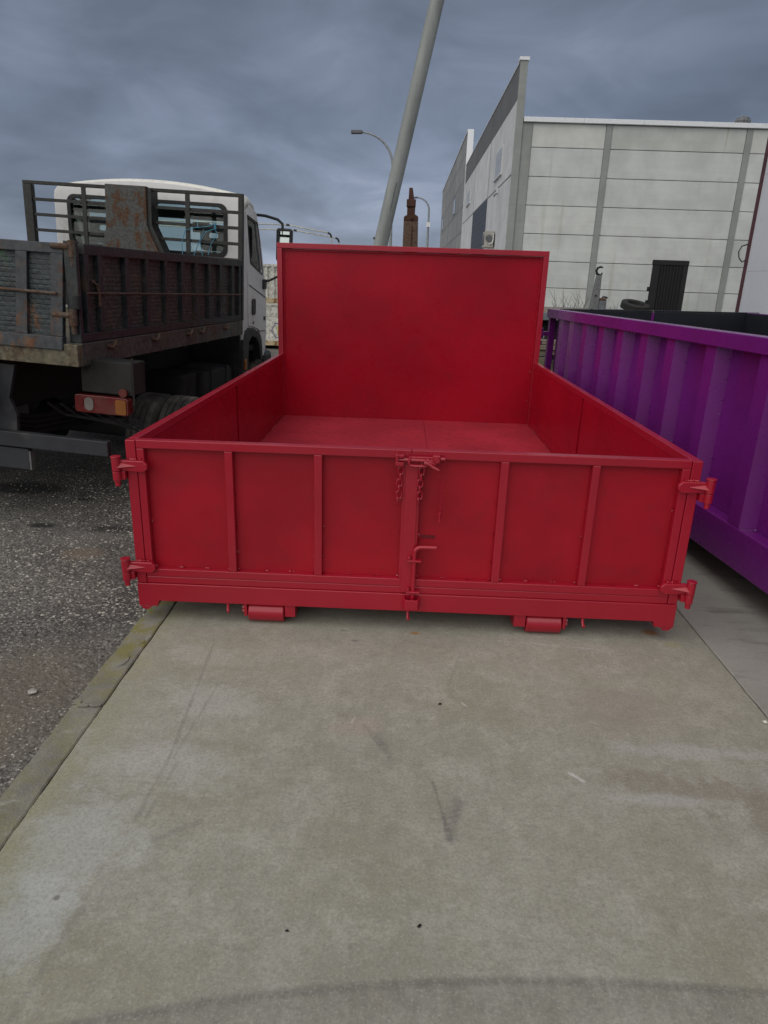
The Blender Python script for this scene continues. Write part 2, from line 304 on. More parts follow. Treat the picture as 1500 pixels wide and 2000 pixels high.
    seg((0.385, -0.18), (0.437, -0.93), 0.004, dk, 0.55); seg((0.437, -0.93), (0.428, -1.2), 0.005, dk, 0.4); seg((0.485, -0.5), (0.45, -0.93), 0.004, dk, 0.4); seg((0.47, -0.95), (0.455, -1.19), 0.004, dk, 0.35)
    seg((1.292, -0.985), (1.335, -1.215), 0.004, (0.11, 0.105, 0.095), 0.7); seg((1.335, -1.215), (1.372, -1.07), 0.006, dk, 0.5, 3.5); seg((1.345, -1.13), (1.36, -1.06), 0.012, dk, 0.4, 2)
    seg((1.06, -0.71), (1.125, -0.816), 0.005, dk, 0.5, 3.5); seg((1.125, -0.816), (1.161, -0.885), 0.006, dk, 0.5, 3.5); seg((1.12, -0.76), (1.135, -0.83), 0.012, dk, 0.3, 2)
    seg((1.739, -0.915), (1.777, -0.951), 0.0022, (0.6, 0.6, 0.58), 0.9); seg((1.03, -0.64), (1.015, -0.70), 0.002, (0.5, 0.45, 0.41), 0.7); seg((1.42, -0.55), (1.44, -0.575), 0.0018, (0.6, 0.6, 0.58), 0.8)
    seg((1.295, -0.66), (1.315, -0.64), 0.0015, (0.58, 0.57, 0.54), 0.8); seg((0.613, -1.197), (0.505, -1.27), 0.005, dk, 0.45, 3); seg((0.405, -1.5), (0.376, -1.77), 0.006, dk, 0.35, 3); seg((1.446, -0.16), (1.374, -0.44), 0.003, dk, 0.3)
    for k in range(5): seg((1.322 + 0.001 * k, -1.185 + 0.022 * k), (1.345 + 0.006 * k, -1.175 + 0.024 * k), 0.0035, (0.12, 0.115, 0.10), 0.4)
    for k in range(6): seg((0.985 + 0.012 * k, -1.06 - 0.012 * k), (1.03 + 0.012 * k, -1.045 - 0.012 * k), 0.003, dk, 0.35)
    seg((0.9, -1.12), (0.86, -1.20), 0.02, dk, 0.22, 2); seg((1.62, -0.06), (2.05, -0.10), 0.003, (0.5, 0.49, 0.46), 0.5)
    # broom marks, grain, pinholes
    c = g.mix(g.rng(bro, 0.45, 0.75, 0.0, 0.22), c, (0.18, 0.175, 0.15)); c = g.mix(g.rng(bro2, 0.35, 0.75, 0.0, 0.12), c, (0.46, 0.45, 0.42))
    c = g.mix(g.rng(fin_, 0.44, 0.64, 0, 0.40), c, (0.17, 0.165, 0.14)); c = g.mix(g.rng(g.noise(130, 5, 0.75, loc=(3, 3, 3)), 0.52, 0.66, 0, 0.4), c, (0.50, 0.49, 0.44))
    pit = g.rng(g.voro(42), 0.05, 0.10, 1, 0); pm = g.rng(g.noise(6, 3), 0.5, 0.62)
    c = g.mix(g.math('MULTIPLY', g.math('MULTIPLY', pit, pm), 0.75), c, (0.07, 0.068, 0.06))
    h = g.math('ADD', g.math('MULTIPLY', fin_, 0.5), g.math('ADD', g.math('MULTIPLY', bro, 0.12), g.math('MULTIPLY', mid, 0.6)))
    nb = g.bump(h, 0.55, 0.0035)
    return g.fin(c, g.rng(big, 0.3, 0.7, 0.72, 0.88), 0, nb, 0.35)
M['slab'] = slab_mat()
def slab2_mat():
    g = NT('worn_concrete_grey')
    a = g.noise(1.4, 7, 0.62); b = g.noise(6, 6, 0.65, (0.5, 1.6, 1)); f = g.noise(150, 3, 0.6)
    c = g.mix(g.rng(a, 0.3, 0.7), (0.27, 0.262, 0.232), (0.34, 0.332, 0.30))
    c = g.mix(g.rng(b, 0.52, 0.72, 0, 0.75), c, (0.15, 0.147, 0.13)); c = g.mix(g.rng(f, 0.4, 0.7, 0, 0.3), c, (0.2, 0.195, 0.17))
    return g.fin(c, 0.85, 0, g.bump(g.math('ADD', f, b), 0.5, 0.003))
M['slab2'] = slab2_mat()
def kerb_mat():
    g = NT('mossy_kerb_concrete')
    a = g.noise(5, 7, 0.65); b = g.noise(2.2, 6, 0.65, loc=(3, 8, 1)); f = g.noise(170, 3, 0.6)
    X = g.xyz()
    c = g.mix(g.rng(a, 0.3, 0.7), (0.18, 0.172, 0.145), (0.28, 0.27, 0.225))
    moss = g.math('MULTIPLY', g.rng(g.noise(7, 8, 0.75, loc=(3, 8, 1)), 0.42, 0.56), g.rng(X[1], -0.75, -0.1, 0.35, 1.0))
    c = g.mix(g.math('MULTIPLY', moss, 0.8), c, (0.215, 0.198, 0.030))
    c = g.mix(g.rng(g.noise(9, 4, 0.6, loc=(2, 2, 2)), 0.60, 0.68, 0, 0.7), c, (0.34, 0.335, 0.27))
    c = g.mix(g.rng(f, 0.4, 0.7, 0, 0.35), c, (0.10, 0.095, 0.08))
    return g.fin(c, 0.9, 0, g.bump(g.math('ADD', a, g.math('MULTIPLY', f, 0.6)), 0.7, 0.006))
M['kerb'] = kerb_mat()
def asphalt_mat():
    g = NT('worn_asphalt'); X = g.xyz()
    big = g.noise(0.75, 6, 0.6, dist=0.5); mid = g.noise(2.6, 7, 0.65, loc=(2, 6, 0)); f = g.noise(120, 4, 0.7)
    v = g.voro(48, out='Color'); vd = g.voro(48); vs = g.n('ShaderNodeSeparateColor'); g.l(v, vs.inputs[0])
    v2 = g.voro(110, out='Color'); vs2 = g.n('ShaderNodeSeparateColor'); g.l(v2, vs2.inputs[0])
    c = g.mix(g.rng(big, 0.35, 0.65), (0.070, 0.067, 0.062), (0.150, 0.142, 0.126))
    c = g.mix(g.rng(mid, 0.5, 0.72, 0, 0.7), c, (0.155, 0.138, 0.112))
    # exposed chippings
    chip = g.math('MULTIPLY', g.rng(vs.outputs[0], 0.5, 0.9), g.rng(vd, 0.28, 0.5, 1, 0))
    c = g.mix(g.math('MULTIPLY', chip, g.rng(big, 0.38, 0.60, 0.25, 0.85)), c, g.mix(vs.outputs[1], (0.22, 0.21, 0.19), (0.46, 0.44, 0.40)))
    c = g.mix(g.rng(vs2.outputs[0], 0.66, 0.9, 0, 0.45), c, (0.33, 0.315, 0.285))
    c = g.mix(g.rng(vs2.outputs[1], 0.6, 0.95, 0, 0.7), c, (0.022, 0.021, 0.020))
    def blob(x, y, rx, ry, col, amt, rag=0.6):
        nonlocal c
        dx = g.math('DIVIDE', g.math('SUBTRACT', X[0], x), rx); dy = g.math('DIVIDE', g.math('SUBTRACT', X[1], y), ry)
        d = g.math('ADD', g.math('SQRT', g.math('ADD', g.math('MULTIPLY', dx, dx), g.math('MULTIPLY', dy, dy))), g.math('MULTIPLY', g.math('SUBTRACT', mid, 0.5), rag * 2.5))
        c = g.mix(g.rng(d, 0.5, 1.1, amt, 0), c, col)
    # sand washed against the kerb, dark spots under the truck
    blob(-0.28, -0.55, 0.36, 0.42, (0.185, 0.155, 0.12), 0.55); blob(-0.30, -1.15, 0.26, 0.5, (0.19, 0.16, 0.118), 0.55); blob(-0.62, 0.78, 0.16, 0.12, (0.21, 0.16, 0.115), 0.5)
    blob(-1.07, 1.2, 0.10, 0.05, (0.018, 0.017, 0.016), 0.9, 0.4); blob(-0.62, 1.18, 0.16, 0.08, (0.028, 0.027, 0.025), 0.8, 0.4); blob(-1.6, 1.95, 0.40, 0.16, (0.016, 0.015, 0.015), 0.9, 0.4); blob(-1.05, 1.75, 0.08, 0.04, (0.02, 0.02, 0.018), 0.8, 0.3)
    blob(-0.72, 1.0, 0.25, 0.16, (0.17, 0.16, 0.145), 0.5); blob(-1.9, 1.3, 0.3, 0.2, (0.03, 0.028, 0.027), 0.6)
    h = g.math('ADD', g.math('MULTIPLY', g.rng(vd, 0.1, 0.6, 1, 0), 0.7), f)
    return g.fin(c, 0.85, 0, g.bump(h, 0.8, 0.007), 0.35)
M['asphalt'] = asphalt_mat()

# ------------------------------------------------------------------ mesh helpers
class MB:
    def __init__(s): s.v = []; s.f = []
    def add(s, vs, fs):
        o = len(s.v); s.v += [tuple(p) for p in vs]; s.f += [tuple(i + o for i in f) for f in fs]; return s
    def box(s, x0, x1, y0, y1, z0, z1):
        return s.add([(x0, y0, z0), (x1, y0, z0), (x1, y1, z0), (x0, y1, z0), (x0, y0, z1), (x1, y0, z1), (x1, y1, z1), (x0, y1, z1)],
                     [(0, 3, 2, 1), (4, 5, 6, 7), (0, 1, 5, 4), (1, 2, 6, 5), (2, 3, 7, 6), (3, 0, 4, 7)])
    def hexa(s, lo, hi):               # two quads, same winding (lo below hi)
        return s.add(list(lo) + list(hi), [(0, 3, 2, 1), (4, 5, 6, 7), (0, 1, 5, 4), (1, 2, 6, 5), (2, 3, 7, 6), (3, 0, 4, 7)])
    def prism(s, poly, axis, a0, a1):  # poly in the other two axes (x,y | y,z | x,z)
        n = len(poly)
        def P(p, a):
            return (a, p[0], p[1]) if axis == 'x' else (p[0], a, p[1]) if axis == 'y' else (p[0], p[1], a)
        vs = [P(p, a0) for p in poly] + [P(p, a1) for p in poly]
        return s.add(vs, [tuple(range(n)), tuple(range(2 * n - 1, n - 1, -1))] + [(i, i + n, (i + 1) % n + n, (i + 1) % n) for i in range(n)])
    def tube(s, pts, r, seg=8, caps=True):
        pts = [Vector(p) for p in pts]; n = len(pts)
        rs = r if isinstance(r, (list, tuple)) else [r] * n
        t0 = (pts[1] - pts[0]).normalized(); up = Vector((0, 0, 1)) if abs(t0.z) < 0.9 else Vector((1, 0, 0))
        a = t0.cross(up).normalized(); vs = []
        for i, p in enumerate(pts):
            t = ((pts[min(i + 1, n - 1)] - p).normalized() + (p - pts[max(i - 1, 0)]).normalized()).normalized()
            a = (a - t * a.dot(t)).normalized(); b = t.cross(a)
            for k in range(seg):
                w = 2 * math.pi * k / seg; vs.append(p + (a * math.cos(w) + b * math.sin(w)) * rs[i])
        fs = []
        for i in range(n - 1):
            for k in range(seg):
                k2 = (k + 1) % seg; fs.append((i * seg + k, i * seg + k2, (i + 1) * seg + k2, (i + 1) * seg + k))
        if caps: fs += [tuple(range(seg - 1, -1, -1)), tuple((n - 1) * seg + k for k in range(seg))]
        return s.add(vs, fs)
    def lathe(s, prof, axis='x', c=(0, 0, 0), seg=40, closed=True):   # prof: (along, radius)
        n = len(prof); vs = []
        for k in range(seg):
            w = 2 * math.pi * k / seg; q, e_ = math.cos(w), math.sin(w)
            for a, r in prof:
                vs.append((c[0] + a, c[1] + r * q, c[2] + r * e_) if axis == 'x' else (c[0] + r * q, c[1] + r * e_, c[2] + a) if axis == 'z' else (c[0] + r * e_, c[1] + a, c[2] + r * q))
        fs = []
        for k in range(seg):
            k2 = (k + 1) % seg
            for i in range(n if closed else n - 1):
                j = (i + 1) % n; fs.append((k * n + i, k * n + j, k2 * n + j, k2 * n + i))
        return s.add(vs, fs)
    def plate(s, outer, holes, axis, a0, a1):      # flat plate with holes, filled by triangles
        bm = bmesh.new(); loops = []
        for lp in [outer] + list(holes):
            vv = [bm.verts.new((p[0], p[1], 0)) for p in lp]
            loops.append(vv)
            for i in range(len(vv)): bm.edges.new((vv[i], vv[(i + 1) % len(vv)]))
        bmesh.ops.triangle_fill(bm, edges=bm.edges[:], use_beauty=True)
        bm.verts.index_update()
        pts = [(v.co.x, v.co.y) for v in bm.verts]; tri = [[v.index for v in f.verts] for f in bm.faces]
        lid = [[v.index for v in lp] for lp in loops]; bm.free()
        def P(p, a): return (a, p[0], p[1]) if axis == 'x' else (p[0], a, p[1]) if axis == 'y' else (p[0], p[1], a)
        n = len(pts)
        fs = [tuple(t) for t in tri] + [tuple(i + n for i in reversed(t)) for t in tri]
        for lp in lid:
            for i in range(len(lp)):
                j = (i + 1) % len(lp); fs.append((lp[i], lp[j], lp[j] + n, lp[i] + n))
        return s.add([P(p, a0) for p in pts] + [P(p, a1) for p in pts], fs)
    def build(s, name, mat, parent=None, bevel=0.0, smooth=False, seg=2, kind=None):
        me = bpy.data.meshes.new(name); me.from_pydata(s.v, [], s.f); me.materials.append(M[mat] if isinstance(mat, str) else mat)
        bm = bmesh.new(); bm.from_mesh(me); bmesh.ops.recalc_face_normals(bm, faces=bm.faces[:]); bm.to_mesh(me); bm.free()
        if smooth: 
            for p in me.polygons: p.use_smooth = True
            try: me.set_sharp_from_angle(angle=R(40))
            except Exception: pass
        o = bpy.data.objects.new(name, me); COL.objects.link(o)
        if parent is not None: o.parent = parent
        if bevel:
            b = o.modifiers.new('bevel', 'BEVEL'); b.width = bevel; b.segments = seg; b.limit_method = 'ANGLE'; b.angle_limit = R(35)
        if kind: o['kind'] = kind
        return o
def box(name, mat, parent, *d, bevel=0.0): return MB().box(*d).build(name, mat, parent, bevel)
def thing(name, label, cat, loc=(0, 0, 0), rot=None, group=None):
    o = bpy.data.objects.new(name, None); COL.objects.link(o); o.empty_display_size = 0.2
    o.matrix_world = Matrix.Translation(loc) @ (rot.to_4x4() if rot is not None else Matrix.Identity(4))
    return tag(o, label, cat, group)
def tag(o, label, cat, group=None):
    o['label'] = label; o['category'] = cat
    if group: o['group'] = group
    return o
def struct(o): o['kind'] = 'structure'; return o
def put(src, parent, loc=(0, 0, 0), rot=(0, 0, 0), scale=None):
    c = src.copy(); COL.objects.link(c); c.parent = parent; c.location = loc; c.rotation_euler = rot
    if scale: c.scale = scale
    return c
def rrect(x0, x1, z0, z1, r, n=5):
    out = []
    for cx_, cz_, a in ((x1 - r, z1 - r, 0), (x0 + r, z1 - r, 90), (x0 + r, z0 + r, 180), (x1 - r, z0 + r, 270)):
        for i in range(n + 1):
            w = R(a + 90 * i / n); out.append((cx_ + r * math.cos(w), cz_ + r * math.sin(w)))
    return out

# ------------------------------------------------------------------ ground
def ground_sheet():
    mb = MB(); ext = 900
    mb.add([(-ext, -ext, -0.022), (ext, -ext, -0.022), (ext, ext, -0.022), (-ext, ext, -0.022)], [(0, 1, 2, 3)])
    return struct(mb.build('asphalt_yard', 'asphalt'))
ground_sheet()
def jag(y, s, amp): return amp * (mnoise.noise(Vector((y * 9, s, 0))) + 0.6 * mnoise.noise(Vector((y * 37, s + 5, 0))) + 0.4 * mnoise.noise(Vector((y * 110, s + 9, 0))))
def strip(x0, x1, y0, y1, z0, z1, s0, s1, amp0, amp1, step=0.02):
    mb = MB(); n = int((y1 - y0) / step); vs = []; fs = []
    for i in range(n + 1):
        y = y0 + (y1 - y0) * i / n; a = x0 + jag(y, s0, amp0); b = x1 + jag(y, s1, amp1)
        vs += [(a, y, z0), (a, y, z1 - 0.004), (a + 0.005, y, z1), (b - 0.005, y, z1), (b, y, z1 - 0.004), (b, y, z0)]
    for i in range(n):
        o = i * 6
        for k in range(5): fs.append((o + k, o + k + 1, o + k + 7, o + k + 6))
    fs += [(0, 1, 2, 3, 4, 5), tuple(n * 6 + k for k in (5, 4, 3, 2, 1, 0))]
    return mb.add(vs, fs)
struct(strip(0.108, 2.556, -4.2, 5.2, -0.16, 0.0, 3, 11, 0.003, 0.0025).build('concrete_slab', 'slab'))
struct(strip(2.563, 9.5, -4.2, 5.2, -0.16, -0.003, 21, 31, 0.003, 0.002).build('concrete_slab', 'slab2'))
kerb = struct(strip(-0.008, 0.100, -4.2, 5.2, -0.17, -0.035, 41, 43, 0.002, 0.002, 0.2).build('kerb', 'kerb'))
ky = [-4.2, -3.66, -2.66, -1.66, -0.663, 0.34, 1.34, 2.34, 3.34, 4.34, 5.2]
for i in range(len(ky) - 1):
    o = strip(-0.004, 0.1035, ky[i] + 0.004, ky[i + 1] - 0.003, -0.033, 0.002 - 0.004 * (i % 2), 50 + i, 70 + i, 0.006, 0.0035).build('kerb_stone', 'kerb', kerb)
# broken mortar flakes at the kerb joint
for i, (x, y, sx, sy) in enumerate(((0.035, -0.672, 0.028, 0.010), (0.078, -0.668, 0.026, 0.011), (0.012, -0.655, 0.014, 0.016), (0.055, -0.36, 0.035, 0.05), (0.075, -0.21, 0.02, 0.02))):
    pts = [(x + sx * math.cos(w) * random.uniform(0.75, 1.1), y + sy * math.sin(w) * random.uniform(0.75, 1.1)) for w in [k * math.pi / 4.5 for k in range(9)]]
    MB().prism(pts, 'z', 0.0, 0.0065).build('mortar_flake', 'kerb', kerb, 0.0015)

def pebble(mb, x, y, z, r, flat=0.6):
    a = random.uniform(0, 6.28); ca, sa = math.cos(a), math.sin(a); pts = []
    for d in ((1, 0, 0), (-1, 0, 0), (0, 1, 0), (0, -1, 0), (0, 0, 1), (0, 0, -1), (0.6, 0.6, 0.5), (-0.6, -0.6, 0.5)):
        s_ = r * random.uniform(0.75, 1.2); X_, Y_ = d[0] * s_, d[1] * s_ * 0.8
        pts.append((x + X_ * ca - Y_ * sa, y + X_ * sa + Y_ * ca, z + d[2] * s_ * flat))
    mb.add(pts, [(6, 0, 2), (6, 4, 0), (6, 2, 4), (7, 1, 3), (7, 4, 1), (7, 3, 4), (0, 4, 3), (2, 1, 4), (2, 0, 5), (1, 2, 5), (3, 1, 5), (0, 3, 5)])
gm = MB()
for i in range(15000):
    x = -0.012 - abs(random.gauss(0, 0.75)); y = random.uniform(-1.5, 3.2)
    if x < -3.5: continue
    if mnoise.noise(Vector((x * 1.6, y * 1.6, 3))) + random.uniform(-0.5, 0.5) < -0.1: continue
    r = random.choice((0.003, 0.004, 0.005, 0.0065, 0.008, 0.011)) * random.uniform(0.8, 1.3) * (0.55 if y < -0.05 else 1.0)
    pebble(gm, x, y, -0.022 - 0.1 * r, r, 0.5)
gm.build('gravel', 'stone', kind='stuff')
pm_ = MB(); pebble(pm_, 0, 0, 0, 0.022, 0.7); tag(pm_.build('stone', 'stone'), 'loose grey stone on the sandy asphalt left of the kerb', 'stone').location = (-0.2, -0.58, -0.012)
pm_ = MB(); pebble(pm_, 0, 0, 0, 0.010, 0.8); tag(pm_.build('pebble', 'stone_white'), 'small white pebble beside the right joint of the concrete', 'pebble').location = (2.525, -0.595, 0.006)
for x, y, r, lb in ((1.335, -0.565, 0.008, 'dark dry leaf scrap lying mid concrete below the bolt of the red door'), (1.24, -1.5, 0.0075, 'small dark crumb on the concrete near the bottom of the photo'), (0.92, -1.53, 0.006, 'faint brown crumb low on the concrete left of centre')):
    pm_ = MB(); pebble(pm_, 0, 0, 0, r, 0.35); tag(pm_.build('debris_crumb', 'chassis'), lb, 'debris').location = (x, y, 0.002)

# ------------------------------------------------------------------ red container
WD = 2.40
rc = thing('open_top_container', 'low red steel container with tall headboard and closed double rear doors', 'container')
fl = MB().box(0.042, 1.369, 0.045, 3.698, 0.234, 0.254).build('floor_plate', 'red_floor', rc, 0.002)
MB().box(1.371, 2.358, 0.045, 3.698, 0.234, 0.2535).build('floor_plate', 'red_floor', rc, 0.002)
# rear beam, corner feet
rb = MB().prism([(0.0, 0.07), (0.085, 0.07), (0.092, 0.097), (2.308, 0.097), (2.315, 0.07), (2.4, 0.07), (2.4, 0.182), (0, 0.182)], 'y', -0.004, 0.05).build('rear_beam', 'red', rc, 0.003)
for x in (0.03, 2.37): MB().prism([(x - 0.03, 0.069), (x + 0.03, 0.069), (x + 0.012, 0.052), (x - 0.012, 0.052)], 'y', 0.0, 0.02).build('foot_gusset', 'red', rc, 0.002)
for x0 in (0.0, 2.358): box('corner_post', 'red', rc, x0, x0 + 0.042, 0.0, 0.045, 0.184, 0.833, bevel=0.003)
# side walls
for sgn in (0, 1):
    def sx(a, b): return (a, b) if sgn == 0 else (WD - b, WD - a)
    wall = MB().box(*sx(0.0, 0.04), 0.047, 3.655, 0.795, 0.833).box(*sx(0.0, 0.042), 0.052, 3.655, 0.10, 0.233).build('side_wall', 'red', rc, 0.003)
    for y0, y1 in ((0.048, 1.805), (1.852, 3.654)):
        MB().box(*sx(0.006, 0.040), y0, y1, 0.255, 0.794).build('side_panel', 'red_in', wall, 0.002)
        MB().box(*sx(0.0402, 0.0425), y0 + 0.001, y1 - 0.001, 0.255, 0.330).build('kick_strip', 'red_in', wall, 0.001)
    MB().box(*sx(0.001, 0.005), 1.79, 1.87, 0.234, 0.794).build('rib', 'red_panel', wall)
    for y in (0.45, 0.9, 1.35, 2.3, 2.75, 3.2): MB().box(*sx(-0.03, 0.005), y, y + 0.04, 0.234, 0.794).build('rib', 'red', wall, 0.002)
# headboard
hb = MB().box(0.0, WD, 3.66, 3.72, 1.748, 1.792).box(0.0, 0.046, 3.66, 3.72, 0.1, 1.747).box(WD - 0.046, WD, 3.66, 3.72, 0.1, 1.747).build('headboard', 'red', rc, 0.003)
MB().box(0.047, WD - 0.047, 3.702, 3.710, 0.235, 1.747).build('head_panel', 'red_in', hb)
MB().box(0.0465, 0.062, 3.690, 3.7015, 0.255, 1.746).build('angle_strip', 'red_in', hb, 0.002); MB().box(WD - 0.062, WD - 0.0465, 3.690, 3.7015, 0.255, 1.746).build('angle_strip', 'red_in', hb, 0.002)
MB().box(0.063, WD - 0.063, 3.690, 3.7015, 1.728, 1.7465).build('angle_strip', 'red_in', hb, 0.002)
for x in (0.5, 0.95, 1.4, 1.85): MB().box(x, x + 0.05, 3.711, 3.75, 0.235, 1.745).build('rib', 'red', hb, 0.003)
# doors
def door(x0, x1, st_l, st_r, mids, lbl):
    d = MB().box(x0, x1, 0.0, 0.040, 0.799, 0.835).box(x0, x1, 0.0, 0.040, 0.2165, 0.252).box(x0, x1, 0.0015, 0.036, 0.1832, 0.2155)\
        .box(x0, st_l, 0.0, 0.040, 0.253, 0.798).box(st_r, x1, 0.0, 0.040, 0.253, 0.798).build('door', 'red', rc, 0.003)
    d['label'] = lbl
    edges = [st_l] + [m for m in mids] + [st_r]
    for m in mids: MB().box(m[0], m[1], 0.0005, 0.039, 0.2525, 0.7985).build('stile', 'red', d, 0.003)
    xs = [st_l] + [q for m in mids for q in m] + [st_r]
    for i in range(0, len(xs), 2):
        MB().box(xs[i] + 0.0005, xs[i + 1] - 0.0005, 0.030, 0.035, 0.2525, 0.7985).build('door_panel', 'red_panel', d)
    return d, xs
d1, xs1 = door(0.0445, 1.199, 0.076, 1.166, [(0.415, 0.449), (0.792, 0.827)], 'left rear door with three panels')
d2, xs2 = door(1.201, 2.3555, 1.241, 2.321, [(1.573, 1.608), (1.953, 1.986)], 'right rear door with three panels and the bolt')
MB().box(1.177, 1.2305, -0.006, -0.0005, 0.19, 0.795).build('cover_strip', 'red', d1, 0.002)
wb = MB()
for xs in (xs1, xs2):
    for i in range(0, len(xs), 2):
        a, b = xs[i], xs[i + 1]
        for t in (0.34, 0.68): 
            for k in range(3): pebble(wb, a + (b - a) * t + k * 0.008, 0.026, 0.2545, 0.0058, 0.8)
        for z in (0.33, 0.46, 0.60):
            for k in range(3): pebble(wb, random.choice((a + 0.004, b - 0.004)), 0.027, z + k * 0.007, 0.005, 0.9)
        pebble(wb, b - 0.006, 0.026, 0.256, 0.007, 0.9); pebble(wb, a + 0.006, 0.026, 0.256, 0.007, 0.9)
for x in (0.066, 2.334):
    for z in (0.5, 0.7, 0.95, 1.15, 1.35, 1.5): pebble(wb, x, 3.693, z + random.uniform(-.06, .06), 0.007, 0.9)
wb.build('weld_bead', 'red', rc, kind='stuff')
# hinges
def hinge(side, zc):
    s_ = 1 if side == 0 else -1; ox = 0.0 if side == 0 else WD
    X = lambda a: ox + s_ * a
    h = MB().prism([(X(-0.035), zc - 0.022), (X(0.075), zc - 0.028), (X(0.094), zc - 0.014), (X(0.094), zc + 0.006), (X(0.078), zc + 0.022), (X(-0.035), zc + 0.022)], 'y', -0.024, -0.0025).build('hinge', 'red', rc, 0.004)
    # forged spur on the strap, welds above
    MB().add([(X(-0.025), -0.026, zc + 0.014), (X(-0.025), -0.026, zc - 0.016), (X(-0.025), -0.044, zc - 0.006), (X(0.056), -0.024, zc)], [(0, 1, 2), (0, 2, 3), (2, 1, 3), (1, 0, 3)]).build('hinge_spur', 'red', h, 0.001)
    w_ = MB()
    for k in range(6): pebble(w_, X(0.012 + 0.01 * k), -0.008, zc + 0.024, 0.0065, 0.9)
    w_.build('hinge_weld', 'red', h)
    bx = X(-0.034)
    MB().tube([(bx, -0.026, zc + 0.034), (bx, -0.026, zc - 0.022)], 0.0185, 16).build('hinge_barrel', 'red', h, 0.002)
    MB().tube([(bx, -0.026, zc + 0.041), (bx, -0.026, zc + 0.0345)], 0.0215, 16).build('pin_head', 'red', h, 0.002)
    lk = MB().tube([(bx, -0.026, zc - 0.024), (bx, -0.026, zc - 0.064)], 0.0175, 16)
    x_a, x_b = sorted((X(-0.030), X(-0.0015))); lk.box(x_a, x_b, -0.022, 0.02, zc - 0.062, zc - 0.026)
    lk.build('hinge_knuckle', 'red', h, 0.002)
    MB().tube([(bx, -0.026, zc - 0.064), (bx, -0.026, zc - 0.088)], 0.0115, 12).build('hinge_pin', 'red', h, 0.001)
for sd_ in (0, 1):
    for zc in (0.728, 0.268): hinge(sd_, zc)
# ratchet latch
lt = MB().box(1.286, 1.318, -0.034, -0.0008, 0.790, 0.822).box(1.19, 1.30, -0.026, -0.012, 0.802, 0.814).build('latch', 'red', rc, 0.003)
MB().box(1.133, 1.168, -0.036, -0.0008, 0.774, 0.790).box(1.133, 1.146, -0.036, -0.0008, 0.7905, 0.822).box(1.1465, 1.168, -0.036, -0.012, 0.809, 0.822).build('latch_strike', 'red', lt, 0.002)
MB().tube([(1.148, -0.022, 0.798), (1.20, -0.022, 0.799), (1.30, -0.022, 0.797)], 0.0075, 10).build('latch_rod', 'red', lt)
MB().tube([(1.192, -0.028, 0.812), (1.19, -0.03, 0.79), (1.194, -0.03, 0.778), (1.215, -0.03, 0.775), (1.262, -0.03, 0.776)], 0.006, 8).build('latch_loop', 'red', lt)
MB().tube([(1.252, -0.036, 0.794), (1.272, -0.04, 0.789), (1.290, -0.042, 0.776), (1.314, -0.05, 0.766)], [0.013, 0.0105, 0.008, 0.0045], 8).build('latch_handle', 'red', lt, smooth=True)
MB().tube([(1.262, -0.036, 0.806), (1.278, -0.04, 0.796), (1.300, -0.042, 0.788)], [0.009, 0.007, 0.004], 8).build('latch_handle', 'red', lt, smooth=True)
MB().tube([(1.302, -0.050, 0.806), (1.302, -0.030, 0.806)], 0.0115, 12).build('latch_nut', 'red', lt)
MB().tube([(1.318, -0.02, 0.806), (1.338, -0.02, 0.806)], 0.008, 10).build('latch_end', 'red', lt, 0.001)
def link_mesh(L, wd, r, seg=8):
    pts = []
    for i in range(16):
        w = 2 * math.pi * i / 16; pts.append((wd / 2 * math.cos(w), 0, (L / 2 - wd / 2) * (1 if math.sin(w) >= 0 else -1) + wd / 2 * math.sin(w)))
    mb = MB(); n = len(pts); P = [Vector(p) for p in pts]; vs = []; fs = []
    for i in range(n):
        t = (P[(i + 1) % n] - P[i - 1]).normalized(); a = Vector((0, 1, 0)); b = t.cross(a)
        for k in range(seg):
            w = 2 * math.pi * k / seg; vs.append(P[i] + (a * math.cos(w) + b * math.sin(w)) * r)
    for i in range(n):
        for k in range(seg):
            fs.append((i * seg + k, i * seg + (k + 1) % seg, ((i + 1) % n) * seg + (k + 1) % seg, ((i + 1) % n) * seg + k))
    return mb.add(vs, fs)
first = None
for x, ln in ((1.157, 6), (1.244, 6)):
    ch = MB().tube([(x, -0.006, 0.790), (x, -0.012, 0.772), (x, -0.012, 0.762)], 0.004, 8).build('chain', 'red', rc)
    for k in range(ln):
        if first is None:
            first = link_mesh(0.034, 0.022, 0.0036).build('chain_link', 'red', ch, smooth=True); o = first
        else: o = put(first, ch)
        o.location = (x + 0.0015 * math.sin(k * 2.1) - 0.0012 * k, -0.013, 0.750 - k * 0.0262); o.rotation_euler = (0, 0.06 * math.sin(k), 0.25 if k % 2 == 0 else R(82))
pc = MB()
for k in range(20):
    q = link_mesh(0.0155, 0.008, 0.0013, 5); a = 0.3 if k % 2 else 1.8
    pc.add([(1.337 - 0.0004 * k + v[0] * math.cos(a) - v[1] * math.sin(a), -0.012 + v[0] * math.sin(a), 0.79 - k * 0.0112 + v[2]) for v in q.v], q.f)
pc = pc.build('pin_chain', 'red', rc)
MB().tube([(1.329, -0.012, 0.575), (1.329, -0.012, 0.562), (1.329, -0.012, 0.5615), (1.329, -0.012, 0.526), (1.329, -0.012, 0.520)], [0.008, 0.008, 0.0055, 0.005, 0.002], 10).build('safety_pin', 'red', pc)
